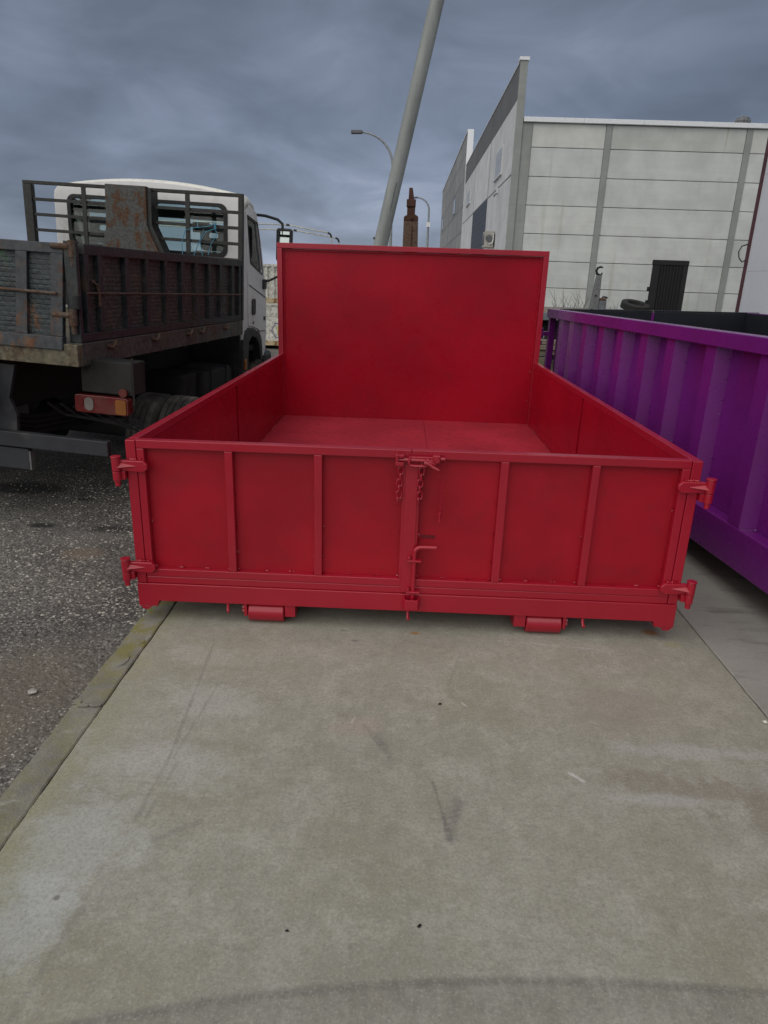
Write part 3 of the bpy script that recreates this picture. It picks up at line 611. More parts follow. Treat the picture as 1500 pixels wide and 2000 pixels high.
# drop bolt
arc_ = [(1.231 + 0.028 - 0.028 * math.cos(w), -0.018, 0.384 + 0.028 * math.sin(w)) for w in [k * math.pi / 12 for k in range(7)]]
db = MB().tube([(1.231, -0.018, 0.132), (1.231, -0.018, 0.25)] + arc_ + [(1.324, -0.018, 0.412)], 0.0098, 12).build('drop_bolt', 'red', rc, smooth=True)
for z in (0.352, 0.203):
    MB().box(1.200, 1.262, -0.034, -0.0065, z - 0.006, z + 0.003).build('bolt_guide', 'red', db, 0.002)
    MB().box(1.202, 1.214, -0.030, -0.0065, z + 0.0035, z + 0.017).build('bolt_guide', 'red', db, 0.002)
MB().prism([(1.186, -0.0045), (1.190, -0.032), (1.199, -0.050), (1.254, -0.050), (1.263, -0.032), (1.267, -0.0045), (1.258, -0.0045), (1.254, -0.030), (1.249, -0.042), (1.204, -0.042), (1.199, -0.030), (1.195, -0.0045)], 'z', 0.126, 0.172).build('bolt_keeper', 'red', rc, 0.0015)
MB().box(1.250, 1.318, 0.0285, 0.0298, 0.436, 0.453).build('bolt_stop_plate', 'red_patch', d2)
tb = MB(); 
for k in range(5): pebble(tb, 1.246 + 0.004 * (k % 2), 0.022, 0.437 + 0.005 * k, 0.008, 0.9)
tb.build('weld_blob', 'red', d2)
# rollers and skid rails, tie hooks
for rx0, rx1, bx0, bx1, ex0, ex1 in ((0.493, 0.654, 0.658, 0.706, 0.474, 0.488), (1.749, 1.906, 1.692, 1.745, 1.911, 1.925)):
    MB().box(bx0, bx1, 0.051, 3.7, 0.030, 0.096).build('skid_rail', 'red', rc, 0.002)
    bk = MB().box(ex0, ex1, 0.004, 0.09, 0.035, 0.096).build('roller_bracket', 'red', rc, 0.002); MB().box(bx0, bx1, 0.006, 0.0505, 0.038, 0.096).build('roller_bracket', 'red', rc, 0.002)
    MB().lathe([(rx0, 0.0), (rx0, 0.046), (rx0 + 0.004, 0.05), (rx1 - 0.004, 0.05), (rx1, 0.046), (rx1, 0.0)], 'x', (0, 0.045, 0.05), 28, False).build('roller', 'red', rc, smooth=True)
    ax = ex0 - 0.012 if ex0 < rx0 else ex1 + 0.012
    MB().tube([(ax, 0.03, 0.068), ((ex0 + ex1) / 2, 0.03, 0.068)], 0.011, 6).build('roller_bolt', 'red', bk)
    MB().tube([(ax, 0.03, 0.05), ((ex0 + ex1) / 2, 0.03, 0.05)], 0.009, 6).build('roller_bolt', 'red', bk)
for x in (0.402, 1.214, 1.998):
    MB().tube([(x, 0.008, 0.098), (x, 0.004, 0.075), (x + 0.002, -0.004, 0.062), (x + 0.004, -0.012, 0.060), (x + 0.005, -0.016, 0.068)], [0.007, 0.007, 0.007, 0.006, 0.004], 8).build('tie_hook', 'red', rc, smooth=True)
for i in range(7): MB().box(0.045, 2.355, 0.5 + 0.5 * i, 0.54 + 0.5 * i, 0.155, 0.2335).build('cross_member', 'red', rc)

# ------------------------------------------------------------------ purple container
pc_ = thing('open_top_container', 'purple ribbed open container with dark inside right of the red one', 'container', (2.932, 0, 0), Matrix.Rotation(R(5.56), 3, 'Z'))
Y0, Y1 = -1.9, 4.09
pw = MB()
prof = []; rid = [y for y in (-1.62, -1.18, -0.74, -0.28, 0.14, 0.62, 1.13, 1.60, 1.98, 2.38, 2.75, 3.12, 3.45, 3.74)]
pts = [(0.075, Y0 + 0.05)]
for y in rid: pts += [(0.080, y - 0.075 - 0.028), (0.004, y - 0.075 + 0.0), (0.004, y + 0.03), (0.080, y + 0.058)]
pts += [(0.075, Y1 - 0.05)]
pw = MB().prism(pts + [(x + 0.006, y) for x, y in reversed(pts)], 'z', 0.362, 1.219).build('side_wall', 'purple', pc_)
box('bottom_beam', 'purple', pc_, 0.0, 0.12, Y0, Y1, 0.15, 0.360, bevel=0.006)
box('top_rail', 'purple', pc_, -0.022, 0.075, Y0, Y1, 1.221, 1.30, bevel=0.004)
box('corner_post', 'purple', pc_, 0.0, 0.06, Y1 - 0.049, Y1, 0.361, 1.22, bevel=0.004); box('corner_post', 'purple', pc_, 0.0, 0.06, Y0, Y0 + 0.049, 0.361, 1.22, bevel=0.004)
MB().prism([(x + 0.0065, y) for x, y in pts] + [(x + 0.012, y) for x, y in reversed(pts)], 'z', 0.362, 1.219).build('inner_lining', 'navy', pc_)
MB().box(0.10, 2.4, Y0 + 0.06, Y1 - 0.06, 0.30, 0.355).build('floor_plate', 'navy', pc_)
MB().box(2.40, 2.46, Y0, Y1 + 0.9, 0.15, 1.30).build('side_wall', 'purple', pc_, 0.004); MB().box(2.392, 2.399, Y0, Y1 + 0.9, 0.3, 1.295).build('inner_lining', 'navy', pc_)
MB().box(0.13, 2.39, Y0, Y0 + 0.05, 0.15, 1.30).build('end_wall', 'purple', pc_, 0.004)
# the far end: a pair of leaves standing ajar, dark on the inside
inv = pc_.matrix_world.inverted()
def leaf(a, b, name):
    A = inv @ Vector((a[0], a[1], 0)); B = inv @ Vector((b[0], b[1], 0)); d = (B - A).normalized(); n_ = Vector((-d.y, d.x, 0)) * 0.05
    q = [A, B, B + n_, A + n_]
    o = MB().hexa([(p.x, p.y, 0.2) for p in q], [(p.x, p.y, 1.286) for p in q]).build(name, 'navy', pc_, 0.003)
    q2 = [A + n_ * 0.02, B + n_ * 0.02, B + n_ * 1.02, A + n_ * 1.02]
    MB().hexa([(p.x, p.y, 1.288) for p in q2], [(p.x, p.y, 1.303) for p in q2]).build('leaf_rail', 'navy', o, 0.003)
    e0 = [B - d * 0.02 - n_ * 0.15, B + d * 0.012 - n_ * 0.15, B + d * 0.012 - n_ * 0.02, B - d * 0.02 - n_ * 0.02]
    MB().hexa([(p.x, p.y, 0.2) for p in e0], [(p.x, p.y, 1.28) for p in e0]).build('edge_trim', 'purple', o)
leaf((2.66, 4.03), (3.70, 4.60), 'end_door'); leaf((3.745, 4.625), (5.02, 5.09), 'end_door')
ph = MB().tube([(-0.05, Y1 + 0.03, 1.12), (-0.05, Y1 + 0.03, 1.02)], 0.02, 12).tube([(-0.05, Y1 + 0.03, 1.0), (-0.05, Y1 + 0.03, 0.96)], 0.013, 10).build('hinge', 'purple', pc_)
MB().box(-0.05, 0.01, Y1 - 0.03, Y1 + 0.02, 1.05, 1.09).build('hinge_strap', 'purple', ph, 0.004)
for x in (0.6, 1.7): MB().lathe([(x, 0.0), (x, 0.075), (x + 0.16, 0.075), (x + 0.16, 0.0)], 'x', (0, Y0 + 0.3, 0.075), 24, False).build('roller', 'purple', pc_)
for x in (0.78, 1.62): MB().box(x, x + 0.06, Y0 + 0.2, Y1 - 0.2, 0.0, 0.15).build('skid_rail', 'purple', pc_)
pwb = MB()
for y in rid:
    for z in (0.5, 0.62, 0.72, 0.84, 0.95, 1.05, 1.15):
        if random.random() < 0.6: pebble(pwb, 0.07, y - 0.106, z + random.uniform(-.04, .04), 0.0055, 0.9)
    pebble(pwb, 0.07, y - 0.112, 0.368, 0.008, 0.9)
pwb.build('weld_bead', 'purple', pc_, kind='stuff')

# ------------------------------------------------------------------ truck
yaw, rol = 0.114, -0.041; H = 0.966
f_ = Vector((math.sin(yaw), math.cos(yaw), 0)); r0 = Vector((math.cos(yaw), -math.sin(yaw), 0)); u0 = Vector((0, 0, 1))
r_ = r0 * math.cos(rol) + u0 * math.sin(rol); u_ = r_.cross(f_)
rotm = Matrix(((r_.x, f_.x, u_.x), (r_.y, f_.y, u_.y), (r_.z, f_.z, u_.z)))
tk = thing('tipper_truck', 'small white cab truck with rusty dropside tipper bed seen from behind', 'truck', Vector((-0.727, 1.204, 0.966)) - u_ * H, rotm)
WB = 2.161
# bed
MB().box(-0.05, 0.0, 0.051, 2.82, H, H + 0.13).build('bed_sill', 'rim_side', tk, 0.004)
bed = MB().box(-WB, -0.0005, 0.0, 0.05, H, H + 0.125).box(-WB, -WB + 0.05, 0.051, 2.82, H, H + 0.13).box(-WB + 0.051, -0.051, 0.051, 2.8, H + 0.07, H + 0.115).build('tipper_bed', 'bed_rim', tk, 0.004)
for i in range(6): MB().box(-WB + 0.06, -0.06, 0.25 + 0.45 * i, 0.31 + 0.45 * i, H - 0.03, H + 0.069).build('cross_member', 'chassis', bed)
# right side flap (trapezoid towards the tail), ribs, rod, hooks
ZB, ZT = H + 0.135, H + 0.675
def yr(z): return 0.045 + (z - H) / 0.675 * 0.09
sd1 = MB().prism([(yr(ZB), ZB), (2.79, ZB), (2.79, ZB + 0.05), (yr(ZB + .05), ZB + 0.05)], 'x', -0.045, -0.002).prism([(yr(ZT - .055), ZT - 0.055), (2.79, ZT - 0.055), (2.79, ZT), (yr(ZT), ZT)], 'x', -0.045, 0.002).build('side_flap', 'side_frame', tk, 0.003)
MB().prism([(yr(ZB + .05) + .01, ZB + 0.0505), (2.78, ZB + 0.0505), (2.78, ZT - 0.0555), (yr(ZT - .06) + .01, ZT - 0.0555)], 'x', -0.042, -0.034).build('side_sheet', 'side_sheet', sd1)
for i, y in enumerate((0.155, 0.30, 0.62, 0.90, 1.19, 1.47, 1.73, 2.0, 2.26, 2.55, 2.74)):
    MB().box(-0.0335, 0.0, y - 0.022, y + 0.022, ZB + 0.051, ZT - 0.0556).build('rib', 'side_frame', sd1, 0.003)
MB().box(-0.0335, -0.012, 0.18, 0.285, ZT - 0.20, ZT - 0.19).build('rib', 'side_frame', sd1)
MB().tube([(0.008, 0.13, H + 0.41), (0.008, 2.76, H + 0.37)], 0.0065, 8).build('tie_rod', 'hinge_rust', sd1)
MB().tube([(0.0, 0.2, ZT - 0.20), (0.012, 0.235, ZT - 0.22), (0.012, 0.25, ZT - 0.27), (0.010, 0.252, ZT - 0.34)], 0.008, 8).build('latch_lever', 'hinge_rust', sd1)
for y in (0.32, 0.92, 1.5, 1.75, 2.3): MB().tube([(0.004, y, H + 0.10), (0.02, y + 0.03, H + 0.085), (0.024, y + 0.06, H + 0.10), (0.02, y + 0.075, H + 0.125)], [0.014, 0.013, 0.011, 0.008], 8).build('rope_hook', 'hinge_rust', bed)
sd2 = MB().box(-WB + 0.002, -WB + 0.045, 0.13, 2.79, ZB, ZT).build('side_flap', 'side_frame', tk)
# tailgate
def yt(z): return -0.012 + (z - H) / 0.675 * 0.09
def tg(x0, x1, z0, z1, d0, d1):
    mb = MB(); return mb.hexa([(x0, yt(z0) + d0, z0), (x1, yt(z0) + d0, z0), (x1, yt(z0) + d1, z0), (x0, yt(z0) + d1, z0)], [(x0, yt(z1) + d0, z1), (x1, yt(z1) + d0, z1), (x1, yt(z1) + d1, z1), (x0, yt(z1) + d1, z1)])
ZG0 = H + 0.088
gate = tg(-WB + 0.07, -0.085, H + 0.615, ZT - 0.005, -0.01, 0.03).build('tailgate', 'tail_frame', tk, 0.003)
tg(-WB + 0.07, -0.085, ZG0, H + 0.165, -0.014, 0.03).build('gate_rail', 'tail_frame', gate, 0.006)
tg(-WB + 0.071, -0.086, H + 0.1655, H + 0.6145, 0.012, 0.02).build('gate_sheet', 'tail_sheet', gate)
for x0, x1 in ((-0.162, -0.0865), (-0.375, -0.305), (-0.70, -0.63), (-1.02, -0.95), (-1.35, -1.28), (-1.68, -1.61), (-WB + 0.072, -WB + 0.14)):
    tg(x0, x1, H + 0.1655, H + 0.6145, -0.010, 0.0115).build('gate_rib', 'tail_frame', gate, 0.003)
MB().tube([(-WB + 0.1, 0.018, H + 0.42), (-0.115, 0.016, H + 0.40)], 0.0085, 8).build('tie_rod', 'hinge_rust', gate)
MB().prism([(-0.078, H + 0.13), (-0.004, H + 0.13), (-0.004, ZT + 0.01), (-0.078, ZT + 0.01)], 'y', 0.055, 0.085).build('corner_post', 'side_frame', tk, 0.004)
for z in (H + 0.655, H + 0.285):
    hg = MB().tube([(-0.03, 0.0 + (z - H) * .1, z + 0.035), (-0.03, 0.0 + (z - H) * .1, z - 0.055)], 0.022, 12).build('gate_hinge', 'hinge_rust', tk)
    MB().tube([(-0.15, -0.006 + (z - H) * .1, z), (-0.045, -0.004 + (z - H) * .1, z)], 0.017, 10).build('hinge_arm', 'hinge_rust', hg)
    MB().tube([(-0.03, 0.0 + (z - H) * .1, z - 0.056), (-0.03, 0.0 + (z - H) * .1, z - 0.10)], 0.014, 10).build('hinge_pin', 'hinge_rust', hg)
MB().tube([(-0.012, 0.05, H + 0.32), (-0.012, 0.05, H + 0.40)], 0.026, 10).build('gate_buffer', 'chassis', tk, 0.006)
# headboard grille
hd = MB().box(-WB, 0.0, 2.802, 2.842, H + 1.214, H + 1.244).box(-0.045, 0.0, 2.802, 2.845, H + 0.132, H + 1.213).box(-WB, -WB + 0.085, 2.802, 2.86, H + 0.132, H + 1.213).build('headboard', 'bar', tk, 0.003)
for z in (1.085, 0.952, 0.815): MB().box(-WB + 0.086, -0.046, 2.815, 2.835, H + z - 0.014, H + z + 0.014).build('cross_bar', 'bar', hd, 0.002)
for x in (-1.55, -0.53): MB().box(x - 0.022, x + 0.022, 2.803, 2.8145, H + 0.70, H + 1.2135).build('upright_bar', 'bar', hd, 0.002)
MB().box(-WB + 0.086, -0.0455, 2.805, 2.813, H + 0.14, H + 0.688).build('lower_sheet', 'head_plate', hd)
post = MB().prism([(-1.30, H + 1.25), (-0.90, H + 1.25), (-0.90, H + 0.92), (-0.88, H + 0.86), (-0.78, H + 0.66), (-1.37, H + 0.66), (-1.33, H + 0.80), (-1.305, H + 0.9)], 'y', 2.74, 2.80).build('hoist_cover', 'head_plate', tk, 0.006)
MB().prism([(-0.899, H + 1.245), (-0.862, H + 1.225), (-0.862, H + 0.92), (-0.73, H + 0.66), (-0.779, H + 0.66), (-0.879, H + 0.86), (-0.899, H + 0.92)], 'y', 2.76, 2.90).build('cover_flank', 'bar', post)
# chassis
ch_ = MB().box(-1.52, -1.44, -0.12, 4.1, 0.62, 0.86).box(-0.72, -0.64, -0.12, 4.1, 0.62, 0.86).box(-1.43, -0.73, -0.05, 0.03, 0.62, 0.86).box(-1.43, -0.73, 1.9, 2.0, 0.62, 0.86).build('chassis', 'chassis', tk, 0.004)
for x in (-1.50, -0.70): MB().box(x, x + 0.07, 0.0, 2.75, 0.862, H - 0.031).build('sub_frame', 'chassis', ch_)
MB().tube([(-1.08, 1.2, 0.62), (-1.08, 2.5, 0.60)], 0.11, 14).build('hoist_ram', 'chassis', ch_)
MB().tube([(-2.0, 1.25, 0.32), (-0.15, 1.25, 0.32)], 0.07, 12).build('rear_axle', 'chassis', ch_); MB().lathe([(-0.12, 0.05), (-0.09, 0.15), (0, 0.19), (0.09, 0.15), (0.12, 0.05)], 'x', (-1.05, 1.25, 0.32), 20).build('differential', 'chassis', ch_)
MB().prism([(-0.47, 0.93), (-0.62, 0.93), (-0.68, 0.72), (-0.63, 0.60), (-0.62, 0.5), (-0.50, 0.5), (-0.49, 0.62), (-0.53, 0.72)], 'y', 0.09, 0.12).build('bumper_bracket', 'bumper', ch_, 0.004)
MB().prism([(-1.47, 0.93), (-1.62, 0.93), (-1.68, 0.72), (-1.63, 0.60), (-1.62, 0.5), (-1.50, 0.5), (-1.49, 0.62), (-1.53, 0.72)], 'y', 0.09, 0.12).build('bumper_bracket', 'bumper', ch_, 0.004)
bm_ = MB().box(-2.28, 0.125, 0.04, 0.0885, H - 0.535, H - 0.44).build('underrun_bar', 'bumper', ch_, 0.006)
MB().box(-0.72, -0.415, 0.06, 0.10, H - 0.68, H - 0.547).build('tow_plate', 'bumper', ch_, 0.004); MB().box(-0.414, -0.402, 0.06, 0.10, H - 0.68, H - 0.56).build('tow_plate_edge', 'rim', ch_)
for k in range(4): MB().tube([(-0.70, -0.02 + .02 * k, 0.64 - 0.032 * k), (-0.66, 0.5, 0.52 - 0.036 * k), (-0.66, 1.2, 0.47 - 0.036 * k)], 0.017, 8).build('leaf_spring', 'grime', ch_)
for k in range(6):
    x = -0.45 + 0.09 * k; pts_ = [(x, 0.35, 0.66 + 0.02 * math.sin(k * 3)), (x + 0.05, 0.45, 0.57), (x + 0.2 + 0.03 * math.sin(k), 0.5, 0.545 - 0.012 * k), (0.05, 0.55, 0.56)]
    MB().tube(pts_, 0.009, 6).build('brake_hose', 'chassis', ch_)
# lamp holder and lamps
lb = MB().box(-0.07, 0.255, 0.13, 0.30, H - 0.165, H + 0.03).build('lamp_bracket', 'grime', tk, 0.006)
MB().tube([(0.262, 0.13, H + 0.06), (0.262, 0.13, H - 0.22)], 0.006, 6).build('bracket_rod', 'chassis', lb)
lm = MB().prism(rrect(-0.105, 0.238, H - 0.285, H - 0.178, 0.018), 'y', 0.10, 0.16).build('tail_lamp', 'lens_red', tk, 0.004)
MB().tube([(-0.065, 0.0995, H - 0.222), (-0.065, 0.094, H - 0.222)], 0.020, 16).build('lamp_bulb_lens', 'lens_red', lm)
MB().prism(rrect(-0.040, 0.018, H - 0.270, H - 0.19, 0.028), 'y', 0.0945, 0.0995).build('reverse_lens', 'lens_clear', lm)
MB().prism(rrect(0.158, 0.226, H - 0.277, H - 0.190, 0.012), 'y', 0.0945, 0.0995).build('turn_lens', 'lens_amber', lm)
MB().tube([(0.205, 0.12, H - 0.148), (0.205, 0.104, H - 0.148)], 0.026, 20).build('round_reflector', 'lens_red', tk)
# wheels
def tyre_prof(w, r):
    p = [(-w * .42, r * .60), (-w * .5, r * .72), (-w * .49, r * .88), (-w * .42, r * .985)]
    xs = [-.36, -.24, -.22, -.20, -.18, -.04, -.02, .02, .04, .18, .20, .22, .24, .36]
    for x in xs: p.append((x * w, r * (0.962 if abs(abs(x) - .21) < .015 or abs(x) < .025 else 1.0)))
    return p + [(w * .42, r * .985), (w * .49, r * .88), (w * .5, r * .72), (w * .42, r * .60)]
def wheel(xc, yc, zc, w, r, outer=1, nm='wheel'):
    hub = MB().lathe([(-0.05, 0.0), (-0.05, r * .30), (0.03 * outer, r * .42), (0.02 * outer, r * .60), (-w * .4, r * .605), (-w * .4, r * .585), (0.0, r * .56)], 'x', (xc, yc, zc), 28, False).build(nm, 'rim', tk, smooth=True)
    MB().lathe(tyre_prof(w, r), 'x', (xc, yc, zc), 48).build('tyre', 'tyre', hub, smooth=True)
    return hub
RW = 0.318
for xc in (0.085, -0.155): wheel(xc - 0.01, 1.27, RW - 0.025, 0.215, RW)
for xc in (-2.18, -1.95): wheel(xc, 1.27, RW - 0.105, 0.215, RW)
wheel(-0.26, 3.86, RW + 0.005 - 0.02, 0.215, RW + 0.02); wheel(-1.98, 3.86, RW - 0.09, 0.215, RW + 0.02)
# fuel tank, battery box, drive parts; dark fillers added to keep the underside dark
ftank = MB().prism(rrect(2.12, 2.86, H - 0.62, H - 0.30, 0.07), 'x', -0.50, -0.12).build('fuel_tank', 'grime', tk, 0.03, seg=3)
for y in (2.3, 2.68): MB().prism(rrect(y, y + 0.04, H - 0.63, H - 0.292, 0.01), 'x', -0.51, -0.11).build('tank_strap', 'chassis', ftank)
MB().box(-0.55, -0.15, 1.75, 2.05, H - 0.55, H - 0.28).build('battery_box', 'grime', tk, 0.02)
MB().prism(rrect(0.4, 1.0, 0.32, 0.84, 0.05), 'x', -2.10, -1.56).build('dark_filler_box', 'chassis', tk, 0.01); MB().box(-1.43, -0.73, 0.55, 0.62, 0.34, 0.84).build('dark_filler_plate', 'chassis', tk)  # box and plate added as dark fillers, closing the bright gap below the bed
MB().prism(rrect(2.0, 3.0, 0.28, 0.84, 0.05), 'x', -2.10, -1.56).build('dark_filler_box', 'chassis', tk, 0.01); MB().box(-1.55, -0.60, 2.1, 2.9, 0.30, 0.60).build('gearbox', 'chassis', tk, 0.04); MB().box(-1.9, -0.3, 3.15, 3.7, 0.34, 0.75).build('engine', 'chassis', tk, 0.04); MB().box(-2.05, -0.11, 3.04, 3.07, 0.22, H + 0.02).build('dark_filler_panel', 'chassis', tk)  # left box and thin panel are added fillers that keep the underside dark
for x0, x1 in ((-2.32, -1.56),): MB().box(x0, x1, 1.68, 1.70, 0.06, 0.90).build('dark_filler_flap', 'chassis', tk)  # dark sheet added to hide bright ground beyond the left wheels
MB().lathe([(0, 0.0), (0.02, 0.16), (0.92, 0.16), (0.94, 0.0)], 'x', (-1.52, 1.82, 0.42), 24, False).build('dark_filler_drum', 'chassis', tk, smooth=True)  # dark drum added to block the bright ground between the chassis rails
MB().lathe([(0, 0.0), (0.02, 0.13), (0.92, 0.13), (0.94, 0.0)], 'x', (-1.52, 2.02, 0.20), 24, False).build('dark_filler_drum', 'chassis', tk, smooth=True)  # second added drum, blocks the lower part of that bright gap
# cab shell
XL, XR, YC = -2.05, -0.10, 3.12
crown = lambda x: H + 1.235 + 0.095 * (1 - ((x - (XL + XR) / 2) / ((XR - XL) / 2)) ** 2)
top = [(XR, H + 1.15)] + [(XR - 0.01, H + 1.20)] + [(XR - 0.05 - i * (XR - XL - 0.10) / 14, crown(XR - 0.05 - i * (XR - XL - 0.10) / 14)) for i in range(15)] + [(XL + 0.01, H + 1.20), (XL, H + 1.15)]
winR = rrect(-1.03, -0.275, H + 0.70, H + 1.165, 0.075); winL = rrect(-1.90, -1.15, H + 0.70, H + 1.165, 0.075)
cab = MB().plate([(XL, H - 0.22), (XR, H - 0.22)] + top, [winR, winL], 'y', YC, YC + 0.035).build('cab', 'cab', tk, 0.006)
for w_, nm in ((winR, 0), (winL, 1)):
    cx_ = sum(p[0] for p in w_) / len(w_); cz_ = sum(p[1] for p in w_) / len(w_)
    o = MB().plate([((p[0] - cx_) * 1.035 + cx_, (p[1] - cz_) * 1.05 + cz_) for p in w_], [[((p[0] - cx_) * 0.93 + cx_, (p[1] - cz_) * 0.90 + cz_) for p in w_]], 'y', YC - 0.012, YC + 0.005).build('window_seal', 'rubber', cab, 0.004)
    MB().prism([((p[0] - cx_) * 0.99 + cx_, (p[1] - cz_) * 0.99 + cz_) for p in w_], 'y', YC + 0.010, YC + 0.016).build('rear_window', 'glass', cab)
# roof loft: section shrinks and drops towards the windscreen
rf = MB(); secs = []
for y, dz, k in ((YC + 0.036, 0.0, 1.0), (YC + 0.1, 0.03, 1.0), (YC + 0.25, 0.035, 0.985), (YC + 0.40, 0.01, 0.97), (YC + 0.50, -0.06, 0.95)):
    xm = (XL + XR) / 2; secs.append([(xm + (p[0] - xm) * k, y, p[1] + dz) for p in top])
n_ = len(top); vs = [p for s_ in secs for p in s_]; fs = []
for i in range(len(secs) - 1):
    for j in range(n_ - 1): fs.append((i * n_ + j, i * n_ + j + 1, (i + 1) * n_ + j + 1, (i + 1) * n_ + j))
ro = rf.add(vs, fs).build('cab_roof', 'cab_roof', cab, smooth=True); so = ro.modifiers.new('thick', 'SOLIDIFY'); so.thickness = 0.02; so.offset = -1
# sides
arch = [(3.72, H - 0.30), (3.67, H - 0.13), (3.56, H - 0.03), (3.40, H + 0.005), (3.26, H + 0.02)]
side = [(YC + 0.036, H + 0.0), (YC + 0.036, H + 1.15), (3.30, H + 1.19), (3.50, H + 1.145), (3.66, H + 0.87), (3.84, H + 0.43), (3.885, H + 0.12), (3.87, H - 0.22), (3.80, H - 0.30)] + arch
wo_ = [(3.185, H + 1.085), (3.48, H + 1.04), (3.535, H + 0.92), (3.665, H + 0.60), (3.655, H + 0.565), (3.30, H + 0.665), (3.285, H + 0.69)]
MB().plate(side, [wo_], 'x', XR - 0.04, XR - 0.001).build('cab_side', 'cab', cab, 0.004)
MB().plate(side, [wo_], 'x', XL + 0.001, XL + 0.04).build('cab_side', 'cab', cab, 0.004)
dr_out = [(3.175, H + 1.13), (3.49, H + 1.085), (3.60, H + 0.90), (3.80, H + 0.43), (3.845, H + 0.12), (3.83, H - 0.20), (3.735, H - 0.22), (3.70, H - 0.11), (3.58, H + 0.0), (3.40, H + 0.035), (3.262, H + 0.05), (3.245, H + 0.4)]
for xa, xb, hx in ((XR, XR + 0.012, 1), (XL - 0.012, XL, -1)):
    dr = MB().plate(dr_out, [wo_], 'x', xa + 0.0005 * hx, xb).build('cab_door', 'cab', cab, 0.003)
    xo = xb if hx > 0 else xa
    MB().plate([(p[0] + (0.012 if p[0] > 3.45 else -0.012), p[1] + (0.012 if p[1] > H + .8 else -0.012)) for p in wo_], [wo_], 'x', xo, xo + 0.006 * hx).build('window_seal', 'rubber', dr)
    MB().prism(wo_, 'x', xo - 0.02 * hx, xo - 0.014 * hx).build('side_window', 'glass', dr)
    MB().prism(rrect(3.335, 3.445, H + 0.155, H + 0.315, 0.03), 'x', xo, xo + 0.012 * hx).build('handle', 'plastic', dr, 0.004)
    MB().prism(rrect(3.375, 3.405, H + 0.06, H + 0.09, 0.01), 'x', xo, xo + 0.005 * hx).build('lock', 'plastic', dr)
    MB().prism([(3.25, H + 0.455), (3.80, H + 0.325), (3.80, H + 0.316), (3.25, H + 0.446)], 'x', xo, xo + 0.004 * hx).build('crease_shade', 'chassis', dr)  # black strip stands in for the shade along the door's body crease
    MB().prism(rrect(3.74, 3.80, H + 0.085, H + 0.125, 0.006), 'x', xo, xo + 0.004 * hx).build('badge', 'plastic', dr)
    MB().prism([(3.25, H - 0.035 + .03), (3.83, H - 0.055 + .03), (3.83, H - 0.062 + .03), (3.25, H - 0.042 + .03)], 'x', xo, xo + 0.003 * hx).build('sill_line', 'chassis', dr)
# front of the cab
MB().hexa([(XL + 0.05, 3.80, H - 0.25), (XR - 0.041, 3.80, H - 0.25), (XR - 0.041, 3.89, H - 0.25), (XL + 0.05, 3.89, H - 0.25)], [(XL + 0.05, 3.79, H + 0.48), (XR - 0.041, 3.79, H + 0.48), (XR - 0.041, 3.835, H + 0.48), (XL + 0.05, 3.835, H + 0.48)]).build('front_panel', 'cab', cab, 0.01)
MB().hexa([(XL + 0.09, 3.815, H + 0.481), (XR - 0.09, 3.815, H + 0.481), (XR - 0.09, 3.823, H + 0.481), (XL + 0.09, 3.823, H + 0.481)], [(XL + 0.13, 3.51, H + 1.17), (XR - 0.13, 3.51, H + 1.17), (XR - 0.13, 3.518, H + 1.17), (XL + 0.13, 3.518, H + 1.17)]).build('windscreen', 'glass', cab)
for xa, xb in ((XL + 0.041, XL + 0.10), (XR - 0.10, XR - 0.041)):
    MB().hexa([(xa, 3.76, H + 0.48), (xb, 3.76, H + 0.48), (xb, 3.83, H + 0.48), (xa, 3.83, H + 0.48)], [(xa + .02, 3.46, H + 1.18), (xb - .0, 3.46, H + 1.18), (xb - .0, 3.52, H + 1.18), (xa + .02, 3.52, H + 1.18)]).build('screen_pillar', 'cab', cab)
MB().box(XL + 0.045, XR - 0.045, 3.32, 3.5, H + 1.04, H + 1.13).build('sun_visor', 'chassis', cab)
MB().box(XL + 0.045, XR - 0.045, YC + 0.04, 3.79, H - 0.22, H - 0.16).build('cab_floor', 'chassis', cab); MB().box(XL + 0.045, XR - 0.045, 3.58, 3.78, H + 0.3, H + 0.57).build('dashboard', 'plastic', cab, 0.03)
for xs_ in (-0.455, -1.62, -1.25):
    st = MB().box(xs_ - 0.22, xs_ + 0.22, 3.2, 3.30, H + 0.0, H + 0.74).build('seat', 'seat', cab, 0.04)
    MB().plate(rrect(xs_ - 0.125, xs_ + 0.125, H + 0.745, H + 0.99, 0.05), [rrect(xs_ - 0.06, xs_ + 0.06, H + 0.865, H + 0.915, 0.02)], 'y', 3.21, 3.29).build('headrest', 'seat', st, 0.012)
MB().lathe([(-0.015, 0.19), (0, 0.205), (0.015, 0.19), (0, 0.178)], 'y', (-1.6, 3.52, H + 0.62), 28).build('steering_wheel', 'plastic', cab)
MB().box(-0.78, -0.60, 3.505, 3.509, H + 0.92, H + 1.02).build('screen_mirror', 'plastic', cab)
